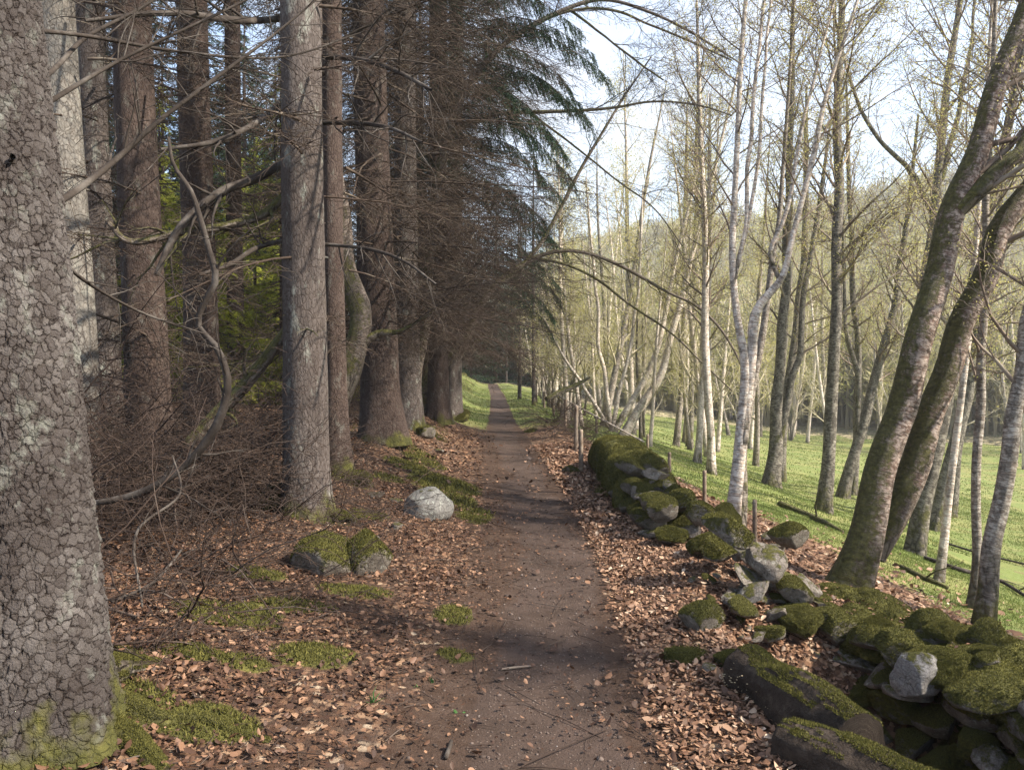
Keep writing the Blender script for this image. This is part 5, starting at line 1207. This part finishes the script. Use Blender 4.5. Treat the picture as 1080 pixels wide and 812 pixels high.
def wall(label, rows, parent_name='dry_stone_wall'):
    """rows: (x, y, top height above ground, half width, kinds)"""
    A = np.array([r[:4] for r in rows], float); t = thing(parent_name, label, 'wall', on(A[0, 0], A[0, 1]))
    L = np.concatenate([[0], np.cumsum(np.linalg.norm(np.diff(A[:, :2], axis=0), axis=1))])
    return t, A, L
def blanket(parent, rows, seed, q0=0.0, q1=1.0, nfuzz=60000, l=.02, crad=(.10, .22), n=150, k=70, name='moss_blanket', dens=34, hk=.75):
    """lumpy cushions of moss grown over the top of a wall; rows (x, y, ztop, zbase left, zbase right, half width)"""
    rr = np.random.default_rng(seed); A = spline(np.array(rows, float), n)
    seg = np.concatenate([[0], np.cumsum(np.linalg.norm(np.diff(A[:, :2], axis=0), axis=1))])
    A[:, 2] += .07 * fbm(seg * 2.3, seed, 0, 3); A[:, 5] *= 1 + .22 * fbm(seg * 2.0, seed, 4, 3)
    Tn = np.gradient(A[:, :2], axis=0); Tn /= np.linalg.norm(Tn, axis=1, keepdims=True); Nr = np.stack([Tn[:, 1], -Tn[:, 0]], -1)
    if Nr[:, 0].mean() < 0: Nr = -Nr
    q = np.linspace(q0, q1, k); th = PI * (1 - q)
    c, s_ = np.cos(th), np.sin(th)
    px_ = np.sign(c) * np.abs(c) ** .55; pz = np.abs(s_) ** .5
    zb = np.where(q[None] < .5, A[:, 3:4], A[:, 4:5]); X = A[:, 5:6] * px_[None]; Z = zb + (A[:, 2:3] - zb) * pz[None]
    V = np.stack([A[:, 0:1] + Nr[:, 0:1] * X, A[:, 1:2] + Nr[:, 1:2] * X, Z], -1)
    nv = np.stack([Nr[:, 0:1] * c[None], Nr[:, 1:2] * c[None], s_[None] + 0 * X], -1)
    m = int(seg[-1] * dens); ci = rr.integers(0, n, m); cj = rr.integers(0, k, m); CP = V[ci, cj]; rad = rr.uniform(crad[0], crad[1], m)
    P = V.reshape(-1, 3); hb = np.zeros(len(P))
    for a in range(m):
        d2 = ((P - CP[a]) ** 2).sum(1) / rad[a] ** 2
        hb = np.maximum(hb, np.sqrt(np.clip(1 - d2, 0, 1)) * rad[a] * hk)
    hb = hb + .035 * fbm(P[:, 0] * 5, P[:, 1] * 5, P[:, 2] * 5, 3) + .012 * fbm(P[:, 0] * 22, P[:, 1] * 22, P[:, 2] * 22, 2)
    V = (V + nv * hb.reshape(n, k, 1))
    endf = np.clip(np.minimum(np.arange(n), n - 1 - np.arange(n)) / 7.0, 0, 1)[:, None] ** .5
    V[..., 2] = zb * 1.0 + (V[..., 2] - zb) * endf
    idx = np.arange(n * k).reshape(n, k); F = np.stack([idx[:-1, :-1], idx[:-1, 1:], idx[1:, 1:], idx[1:, :-1]], -1).reshape(-1, 4)[:, ::-1]
    P = V.reshape(-1, 3)
    o = mk(name, P, F, M['stone_moss'], parent, smooth=True)
    F3 = np.vstack([F[:, [0, 1, 2]], F[:, [0, 2, 3]]])
    Q, N_ = sample_mesh(P, F3, nfuzz, rr); N_ = N_ * np.sign((N_ * np.array([0, 0, 1.])).sum(1, keepdims=True) + .35)
    N_ = N_ + np.array([0, 0, .35]); N_ /= np.linalg.norm(N_, axis=1, keepdims=True)
    kk = fbm(Q[:, 0] * 3, Q[:, 1] * 3, Q[:, 2] * 3, 3) > -.38
    Vb, Fb, rv = blades(Q[kk], N_[kk], l, l * .2, .55, rr); tint = fbm(Q[kk][:, 0] * 4, Q[kk][:, 1] * 4, Q[kk][:, 2] * 4, 3)
    mk('moss_fronds', Vb, Fb, M['moss'], parent, attrs={'rnd': np.clip(rv + np.repeat(tint, 3) * .7, 0, 1)})
    return P, F3
# mossy wall running along the path
W2, A2, L2 = wall('long dry stone wall thick with green moss beside the path', [(1.52, 11.8, .34, .2), (1.50, 11.2, .46, .21), (1.47, 10.2, .52, .22), (1.45, 9.2, .52, .23), (1.44, 8.3, .46, .23), (1.46, 7.4, .36, .22), (1.48, 6.6, .24, .22)])
Ltot = L2[-1]
cnt = 0
for lay in range(3):
    s = 0.0
    while s < Ltot:
        x, y, hh, hw = [np.interp(s, L2, A2[:, j]) for j in range(4)]
        zz = .10 + lay * .19
        w = R.uniform(.26, .42)
        if zz < hh + .05:
            for sd in (-1, 1):
                top = zz + .19 > hh
                mossy = False
                if y > 8.7: continue
                put_stone('moss' if mossy and y > 8.3 else R.choice(['half', 'bare', 'half']), on(x + sd * hw * (.62 - .08 * lay) + R.gauss(0, .03), y + R.gauss(0, .03), zz - (float(H(x + sd * hw * .6, y)) - float(H(x, y))) * .7), (w, w * R.uniform(.9, 1.3), .34 if not top else .36), W2, None, .1); cnt += 1
        s += w * .80
hh_ = lambda x, y: float(H(x, y))
blanket(W2, [(x, y, hh_(x, y) + h_ - .10, hh_(x - .3, y) - .05, hh_(x + .3, y) + .1, w_ * .78) for x, y, h_, w_ in [(1.53, 11.9, .28, .2), (1.51, 11.3, .44, .24), (1.48, 10.4, .52, .26), (1.46, 9.4, .54, .27), (1.45, 8.7, .50, .27), (1.46, 8.1, .40, .25)]], 11, .0, .92, 90000, .018, (.10, .24), dens=40)
put_stone('bare', on(1.50, 7.85, .46), (.44, .40, .42), W2, .4, .2); put_stone('bare', on(1.62, 7.6, .38), (.36, .3, .3), W2, 1.4, .2)
# tumbled stones from the gap between the two walls
tum = [(706, 545, 34, 'bare', 'slaty grey stone in the gap, farthest of the tumbled ones'), (722, 556, 36, 'bare', 'flat stone on the tumbled heap below the mossy wall'), (703, 560, 40, 'moss', 'long moss capped stone slumped off the wall end'),
       (726, 572, 40, 'bare', 'pale block at the low end of the mossy wall'), (712, 580, 44, 'moss', 'mossy stone nearest the grey rounded one'), (742, 592, 46, 'moss', 'mossy stone bridging the two walls')]
for i, (px, py, w, kd, lb) in enumerate(tum): px_stone(px, py, w, .5, kd, lb, 'tumbled_stone', None, .25, .0, 1.0, 'stones tumbled in the wall gap')
heap = [(760, 612, 50, 'half'), (772, 634, 52, 'half'), (800, 622, 44, 'bare'), (792, 645, 42, 'bare'), (812, 650, 46, 'bare'), (830, 640, 48, 'bare'), (780, 655, 36, 'bare'), (802, 668, 44, 'bare'), (822, 672, 40, 'bare'),
        (845, 655, 42, 'half'), (786, 675, 34, 'half'), (812, 690, 46, 'half'), (846, 680, 44, 'moss'), (835, 622, 40, 'half'), (770, 600, 40, 'half'), (790, 608, 36, 'bare'), (815, 612, 30, 'bare'), (855, 640, 36, 'bare'), (800, 690, 30, 'bare'), (766, 585, 36, 'moss')]
for i, (px, py, w, kd) in enumerate(heap):
    o = px_stone(px, py, w * 1.25, R.uniform(.4, .65), kd, {'bare': 'bare grey stone in the collapsed heap before the double birch', 'half': 'partly mossed stone in the collapsed heap before the double birch', 'moss': 'green mossed stone in the collapsed heap before the double birch'}[kd], 'heap_stone', None, .35, -.1 - .9 * (i % 3 == 1) - .3 * R.random(), 1.0, 'stones of the collapsed heap')
for i in range(34):     # smaller rubble spilling from the heap
    px, py = R.gauss(800, 34), R.gauss(640, 30)
    px_stone(px, py, R.uniform(12, 26), R.uniform(.35, .65), R.choice(['bare', 'bare', 'half']), 'small rubble stone spilt about the collapsed heap', 'rubble_stone', None, .4, -.3 * R.random(), 1.0, 'rubble about the collapsed heap')
# near mossy wall above the hollow
W1, A1, L1 = wall('near mossy stone wall with a white stone facing the dark hollow', [(2.22, 5.7, .10, .30), (2.36, 5.2, .18, .34), (2.56, 4.6, .26, .36), (2.78, 4.0, .32, .36), (3.0, 3.4, .34, .36), (3.2, 2.8, .34, .36)])
W1P, W1F = blanket(W1, [(x + .16, y + .1, float(H(x + .45, y)) + h_ - .06, float(H(x + .45, y)) + h_ - .34, float(H(x + .5, y)) - .02, .40) for x, y, h_ in [(2.12, 5.95, .02), (2.24, 5.6, .10), (2.38, 5.1, .18), (2.56, 4.6, .26), (2.78, 4.0, .32), (3.0, 3.4, .34), (3.25, 2.7, .34)]], 12, .10, 1.0, 170000, .011, (.05, .15), 220, 90, dens=70, hk=.62)
for lay in range(8):
    s = 0.0
    while s < L1[-1]:
        x, y, hh, hw = [np.interp(s, L1, A1[:, j]) for j in range(4)]
        zt = float(H(x + .45, y)) + hh + .05
        zz = zt - .12 - lay * .17
        w = R.uniform(.24, .40); ox = -(.20 + .015 * lay)
        if zz > float(H(x + ox, y)) - .3:
            kd = R.choice(['half', 'half', 'bare', 'moss'])
            put_stone(kd, (x + ox + R.gauss(0, .03), y - .05 + R.gauss(0, .03), zz), (w * 1.05, w * 1.2, .34), W1, None, .12)
        s += w * .78
for i in range(46):
    s_ = R.uniform(.15, L1[-1]); x, y, hh, hw = [np.interp(s_, L1, A1[:, j]) for j in range(4)]
    o_ = R.uniform(-.42, .25); zt = float(H(x + .45, y)) + hh
    k_ = R.choice(['moss', 'moss', 'half', 'half', 'bare']); z_ = R.uniform(.16, .34)
    put_stone(k_, (x + .1 + o_, y + R.gauss(0, .04), zt - .02 - max(0, -o_ - .15) * .9 + R.gauss(0, .03)), (z_, z_ * R.uniform(.8, 1.2), z_ * R.uniform(.8, 1.1)), W1, None, .3)
def litter_on(P, F3, n, thr, name, label, size=.03):
    rr = np.random.default_rng(91); Q, N_ = sample_mesh(P, F3, n, rr); k = (np.abs(N_[:, 2]) > thr) & (fbm(Q[:, 0] * 3, Q[:, 1] * 3, 2.0, 3) > -.05); Q = Q[k]; m = len(Q)
    a = rr.uniform(0, 6.28, m); A = np.stack([np.cos(a), np.sin(a), rr.normal(0, .3, m)], -1); B = np.stack([-np.sin(a), np.cos(a), rr.normal(0, .3, m)], -1)
    s = (size * rr.uniform(.4, 1.2, m))[:, None]; Q = Q + [0, 0, .012]
    V = np.stack([Q - A * s * .6, Q + B * s * .33 + [0, 0, .004], Q + A * s * .6, Q - B * s * .33 + [0, 0, .004]], 1).reshape(-1, 3)
    return tag(mk(name, V, np.arange(m * 4).reshape(m, 4), M['leaf'], attrs={'rnd': np.repeat(rr.beta(1.6, 2.2, m), 4)}), label, 'fallen leaves', kind='stuff')
litter_on(W1P, W1F, 900, .45, 'fallen_leaves', 'dry leaves caught in the moss of the near wall')
p = at(966, 712, 4.30)
ws = put_stone('bare', p, (.34, .30, .40), W1, .5, .15); ws['label'] = 'bare pale whitish stone'; M['stone_pale'] = stone_mat('pale split stone', (0.09, 0.08, 0.07), (0.38, 0.355, 0.33), 0.42, 0.3); ws.data = stone_proto(651, (1, .8, .8), 'stone_pale', 5, cuts=10, lo=.5, hi=.85, rough=.07)[0]; ws.scale = (.34, .32, .36)
# two rotten logs on the lip of the hollow
def log(label, a, b, r, seed, mossn):
    mid = (a + b) / 2; t = thing('rotten_log', label, 'log', np.array([mid[0], mid[1], float(H(mid[0], mid[1]))]))
    q = np.linspace(0, 1, 6)[:, None]; P = a * (1 - q) + b * q
    Rw = np.hstack([P, r * (1 + .12 * np.sin(np.arange(6) * 1.7 + seed))[:, None]])
    V, F, C, Ft, S = trunk_arrays(Rw, 70, 44, 0, 3, .2, .13, seed, cap=True)
    mk('log_body', V, [F, Ft], M['rotten'], t, smooth=True, vec={'bark_co': C})
    F3 = np.vstack([F[:, [0, 1, 2]], F[:, [0, 2, 3]]]); rr = np.random.default_rng(seed)
    P, N_ = sample_mesh(V, F3, mossn, rr)
    k = N_[:, 2] * .8 + .3 * N_[:, 0] + .55 * fbm(P[:, 0] * 5, P[:, 1] * 5, P[:, 2] * 5, 3) > .62
    Vb, Fb, rv = blades(P[k], N_[k], .010, .0022, .6, rr); mk('moss', Vb, Fb, M['moss'], t, attrs={'rnd': rv})
    return t
log('dark rotten log with a mossy back and small bracket fungi on the hollow edge', np.array([1.15, 3.66, .10]), np.array([1.36, 2.92, .12]), .135, 3, 60000)
log('second mossy log lying lowest at the path corner before the hollow', np.array([1.10, 3.02, .07]), np.array([1.62, 2.42, .06]), .12, 5, 70000)
fung = bpy.data.objects['rotten_log']      # shelves of small bracket fungi on the log's end and flank
rr_ = random.Random(8); bmf = []
V0, F0 = ico(1); Vs, Fs = [], []
for i in range(70):
    t_ = rr_.random() ** 1.6 * .8; c = np.array([1.15, 3.66, .10]) * (1 - t_) + np.array([1.36, 2.92, .12]) * t_
    a = rr_.gauss(3.3, .35); q = c + np.array([math.cos(a) * .135, math.cos(a) * .035, math.sin(a) * .135]); r_ = rr_.uniform(.002, .007)
    Fs.append(F0 + len(V0) * i); Vs.append(V0 * [r_, r_, r_ * .35] + q)
M['fungus'] = plain('pale fungus', [(0.3, (0.25, 0.19, 0.11)), (0.7, (0.42, 0.34, 0.22))], 8, coord='Object')
tag(mk('bracket_fungi', np.concatenate(Vs), np.concatenate(Fs), M['fungus'], fung, smooth=True), None, None, kind='stuff')

# ------------------------------------------------------------------ fences and posts
def post_arrays(base, top, r, seed):
    P = np.array([[*base, r], [*((base + top) / 2), r * .97], [*top, r * .92]]); V, F, C, Ft, S = trunk_arrays(P, 14, 12, 0, 3, .2, .05, seed, cap=True); return V, [F, Ft], C
def post(parent, px, py, py_top, wpx, seed, dx=0):
    p, d = ground_at(px, py); p = p - np.array([0, 0, .05]); top = at(px + dx, py_top, d)
    V, F, C = post_arrays(p, top, wpx / 2 * d / FPX, seed); mk('post', V, F, M['post'], parent, smooth=True, vec={'bark_co': C}); return p, top, d
f1 = thing('post_fence', 'old post and wire fence running along the right edge of the path', 'fence', ground_at(613, 499)[0])
tops = []
for i, (px, py, pt, w) in enumerate(((613, 499, 453, 5), (607, 475, 428, 4.5), (596, 451, 421, 3.6), (584, 439, 418, 3), (574, 430, 413, 2.6), (566, 424, 410, 2.2))): tops.append(post(f1, px, py, pt, w, i, R.uniform(-1, 1)))
T = Tubes()
for k_ in (.45, .75, .97):
    for a, b in zip(tops[:-1], tops[1:]):
        pa, pb = a[0] + (a[1] - a[0]) * k_, b[0] + (b[1] - b[0]) * k_
        T.add([tuple(pa + (pb - pa) * q - np.array([0, 0, .03 * math.sin(q * PI)])) for q in np.linspace(0, 1, 6)], [.003] * 6, 4)
T.build('wire', M['wire'], f1)
f2 = thing('post_fence', 'row of short brown posts with slack wire below the mossy wall', 'fence', ground_at(743, 536)[0])
tops = [post(f2, px, py, pt, w, 20 + i) for i, (px, py, pt, w) in enumerate(((796, 577, 527, 5), (743, 538, 496, 4.5), (706, 503, 477, 4), (683, 478, 458, 3), (629, 458, 441, 3)))]
T = Tubes()
for k_ in (.5, .92):
    for a, b in zip(tops[:-1], tops[1:]):
        pa, pb = a[0] + (a[1] - a[0]) * k_, b[0] + (b[1] - b[0]) * k_
        T.add([tuple(pa + (pb - pa) * q - np.array([0, 0, .05 * math.sin(q * PI)])) for q in np.linspace(0, 1, 6)], [.0022] * 6, 4)
T.build('wire', M['wire'], f2)
def lone_log(name, label, cat, rows, mat, seed, k=14, kids=0, Lk=.5):
    Rw = np.array(rows); t = thing(name, label, cat, Rw[len(Rw) // 2, :3])
    V, F, C, Ft, S = trunk_arrays(Rw, 40, k, 0, 3, .2, .08, seed, cap=True); mk('limb', V, [F, Ft], M[mat], t, smooth=True, vec={'bark_co': C})
    if kids:
        T = Tubes(); rr = random.Random(seed); cfg = dict(DEAD, kids=[5, 3, 0], n=[7, 5, 4], wig=[.12, .14, .16], rmin=.0022, planar=False)
        for j in range(kids):
            i = rr.randint(6, 38); dv = nrm(tuple(S[min(39, i + 1), :3] - S[i - 1, :3])); dd = side_dir(dv, rr.uniform(.5, 1.1), rr.uniform(0, 6.28))
            grow(T, tuple(S[i, :3]), dd, Lk * rr.uniform(.4, 1.2), max(.003, S[i, 3] * .4), 0, cfg, rr, [])
        T.build('twigs', M[mat], t)
    return t
def gl(*pts):  # a limb lying along ground pixels: (px,py,radius,lift)
    out = []
    for px, py, r, dz in pts: p, d = ground_at(px, py); out.append([p[0], p[1], p[2] + dz, r])
    return out
lone_log('fence_rail', 'fallen white birch pole propped along the fence posts', 'pole', [[*at(586, 416, 21), .018], [*at(630, 440, 18), .02], [*at(679, 466, 15.5), .018]], 'birch_white', 3)
lone_log('fallen_log', 'broken mossy trunk lying across the fence by the far path', 'log', [[*at(576, 421, 20), .07], [*at(592, 413, 20.3), .075], [*at(608, 406, 20.6), .06], [*at(622, 398, 20.9), .03]], 'mossy_bark', 4, 16, 6, .7)
lone_log('fallen_branch', 'thin mossy log lying on the grass in front of the straight grey trunk', 'branch', gl((822, 533, .05, .04), (846, 543, .05, .04), (866, 552, .045, .04), (888, 562, .03, .02)), 'mossy_bark', 5, 12, 3, .5)
lone_log('fallen_branch', 'long dead branch lying down the slope by the spotted white birch', 'branch', gl((975, 590, .03, .03), (1010, 603, .03, .04), (1045, 612, .025, .04), (1085, 632, .02, .02)), 'dead_limb', 6, 10, 5, .6)
lone_log('fallen_branch', 'bare branch on the grass near the right hand leaning birch', 'branch', gl((1000, 575, .02, .03), (1040, 588, .02, .05), (1090, 600, .015, .05)), 'dead_limb', 7, 10, 5, .6)
lone_log('fallen_branch', 'short mossy branch on the slope behind the double birch', 'branch', gl((950, 600, .03, .03), (975, 612, .03, .03), (1000, 622, .02, .02)), 'mossy_bark', 8, 10, 2, .4)
lone_log('post_stump', 'sawn reddish post stump on top of the near mossy wall', 'stump', [[*at(1056, 690, 4.75), .045], [*at(1056, 668, 4.75), .043]], 'post', 9, 16)

# ------------------------------------------------------------------ dead limbs and brushwood in the left half
def sky_limb(label, spec, d, seed, mat='dead_limb', kids=8, Lk=.6, name='dead_branch'):
    rows = [[*at(q[0], q[1], d + (q[3] if len(q) > 3 else 0)), q[2] / 2 * d / FPX] for q in spec]
    return lone_log(name, label, 'branch', rows, mat, seed, 12, kids, Lk)
sky_limb('long crooked dead limb snaking upright in front of the brushwood', [(96, 531, 6), (142, 522, 8), (188, 497, 8), (216, 468, 9), (234, 436, 9), (240, 400, 8), (228, 366, 7), (209, 342, 6), (216, 318, 6), (227, 298, 7), (220, 262, 6), (212, 234, 6), (202, 203, 5), (182, 172, 4), (178, 145, 3)], 5.0, 31, 'dead_limb', 10, .5)
sky_limb('dark mossy limb propped against the grey spruce', [(200, 470, 17), (226, 440, 16), (262, 402, 14), (296, 358, 12), (312, 335, 9)], 6.8, 32, 'mossy_bark', 4, .5)
dead_limb(t7, [(322, 203, 11, 0), (304, 206, 10, 0), (280, 225, 9, -.1), (240, 238, 8, -.3), (190, 245, 8, -.5), (130, 252, 6, -.7), (112, 232, 4, -.8)], 6.97, (10, 5), 33, mat='mossy_bark')
dead_limb(t7, [(322, 160, 9, 0), (304, 170, 8, 0), (270, 188, 9, -.2), (228, 205, 8, -.5), (190, 240, 7, -.7), (165, 290, 5, -.9)], 6.97, (10, 5), 34, mat='dead_limb')
dead_limb(t7, [(322, 248, 6, 0), (303, 253, 5, 0), (270, 262, 5, -.3), (240, 280, 4, -.6), (210, 290, 3, -.8)], 6.97, (6, 4), 35)
dead_limb(t7, [(322, 88, 7, 0), (303, 102, 6, 0), (270, 130, 6, -.3), (225, 150, 5, -.6), (170, 158, 3, -.8)], 6.97, (8, 5), 36)
dead_limb(t7, [(318, 58, 7, 0), (338, 60, 6, 0), (370, 62, 6, -.2), (410, 72, 5, -.5), (455, 95, 3, -.8)], 6.97, (12, 6), 37)
dead_limb(t7, [(318, 130, 6, 0), (338, 130, 5, 0), (375, 130, 5, -.2), (410, 135, 4, -.5), (445, 150, 2, -.8)], 6.97, (12, 6), 38)
dead_limb(t7, [(320, 256, 5, 0), (342, 258, 4, 0), (385, 262, 4, -.2), (425, 275, 3, -.5), (460, 300, 2, -.8)], 6.97, (12, 6), 39)
dead_limb(t7, [(320, 16, 8, 0), (302, 19, 7, 0), (250, 22, 7, -.5), (180, 14, 5, -1.0), (90, 22, 3, -1.4)], 6.97, (16, 6), 40)

BR = dict(DEAD, n=[8, 5, 3], kids=[7, 3, 0], wig=[.16, .2, .25], trop=[-.02, -.03, -.03], rmin=.0018, planar=False, ang=.7, ratio=[.4, .4, 0], ref=[1.0, .4, 1])
def brush(label, cx0, cy0, rx, ry, hz, n, seed):
    rr = random.Random(seed); T = Tubes()
    for i in range(n):
        a = rr.uniform(0, 6.28); q = math.sqrt(rr.random()); x, y = cx0 + math.cos(a) * rx * q, cy0 + math.sin(a) * ry * q
        z = float(H(x, y)) + hz * (1 - q * q) * rr.random() ** 1.3 + .02
        d = nrm((rr.gauss(0, 1) + .3, rr.gauss(0, .7), rr.gauss(0.05, .35)))
        grow(T, (x, y, z), d, rr.uniform(.5, 1.6), rr.uniform(.003, .009), 0, BR, rr, [])
    o = T.build('brushwood', M['brush_twig']); tag(o, label, 'brushwood', kind='stuff')
brush('tangled heap of dead brown twigs behind the near trunk', -3.3, 6.1, 1.2, 1.3, 1.15, 420, 51)
brush('dense dark brushwood under the broad brown spruce', -4.4, 7.6, 1.6, 1.2, 1.4, 420, 52)
brush('loose dead brushwood left of the grey spruce', -2.6, 6.9, .8, .8, .8, 200, 53)
brush('low litter of fallen sticks by the near trunk roots', -2.15, 4.4, .7, 1.0, .22, 70, 54)
brush('brushwood deep in the wood behind the spruces', -4.6, 11.5, 2.2, 2.0, 1.0, 260, 55)
brush('dead twigs drooping over the path bank', -2.9, 14.5, .6, 2.6, .8, 120, 57)
brush('dead twigs heaped farther along the bank', -3.4, 19.5, .6, 3.0, 1.0, 120, 58)
brush('dry bramble stems along the fence by the far path', 1.2, 17.5, .5, 3.0, .7, 170, 56)
lone_log('fallen_branch', 'forked stick lying on the leaves near the mossy roots', 'branch', gl((118, 640, .009, .03), (150, 632, .010, .06), (180, 612, .009, .10), (192, 602, .006, .14)), 'dead_limb', 61, 8, 6, .3)
lone_log('fallen_branch', 'long thin stick arching down to the leaf litter', 'branch', [[*at(150, 640, 4.1), .006], [*at(145, 560, 4.3), .008], [*at(190, 520, 4.6), .007], [*at(182, 480, 4.8), .005]], 'dead_limb', 62, 8, 6, .35)
lone_log('fallen_branch', 'slim pale stick lying across the path', 'branch', gl((528, 707, .006, .008), (545, 706, .006, .012), (562, 704, .005, .008)), 'birch_twig', 63, 8)
lone_log('fallen_branch', 'dark stick at the bottom edge of the path', 'branch', gl((470, 802, .010, .01), (474, 792, .010, .014), (476, 784, .008, .01)), 'dead_limb', 64, 8)
# green sprouts
M['sprout'] = plain('fresh sprout leaf', [(0.0, (0.05, 0.12, 0.035)), (1.0, (0.10, 0.20, 0.06))], coord='rnd', trans=.25)
def sprout(px, py, n, l, w, label, seed, lean):
    p, d = ground_at(px, py); t = thing('seedling', label, 'plant', p); rr = np.random.default_rng(seed)
    V, F, rv = blades(np.tile(p, (n, 1)) + rr.normal(0, .008, (n, 3)) * [1, 1, 0], np.tile([0, 0, 1.], (n, 1)), l, w, lean, rr, True)
    mk('leaves', V, F, M['sprout'], t, attrs={'rnd': rv})
sprout(393, 742, 7, .07, .004, 'tuft of narrow green leaves sprouting in the litter', 1, .5)
sprout(456, 720, 6, .03, .010, 'small round leaved green seedling by the path', 2, 1.0)
sprout(482, 752, 4, .02, .008, 'tiny green seedling nearest the path edge', 3, 1.0)
sprout(440, 724, 4, .025, .009, 'pale green seedling left of the round leaved one', 4, 1.0)
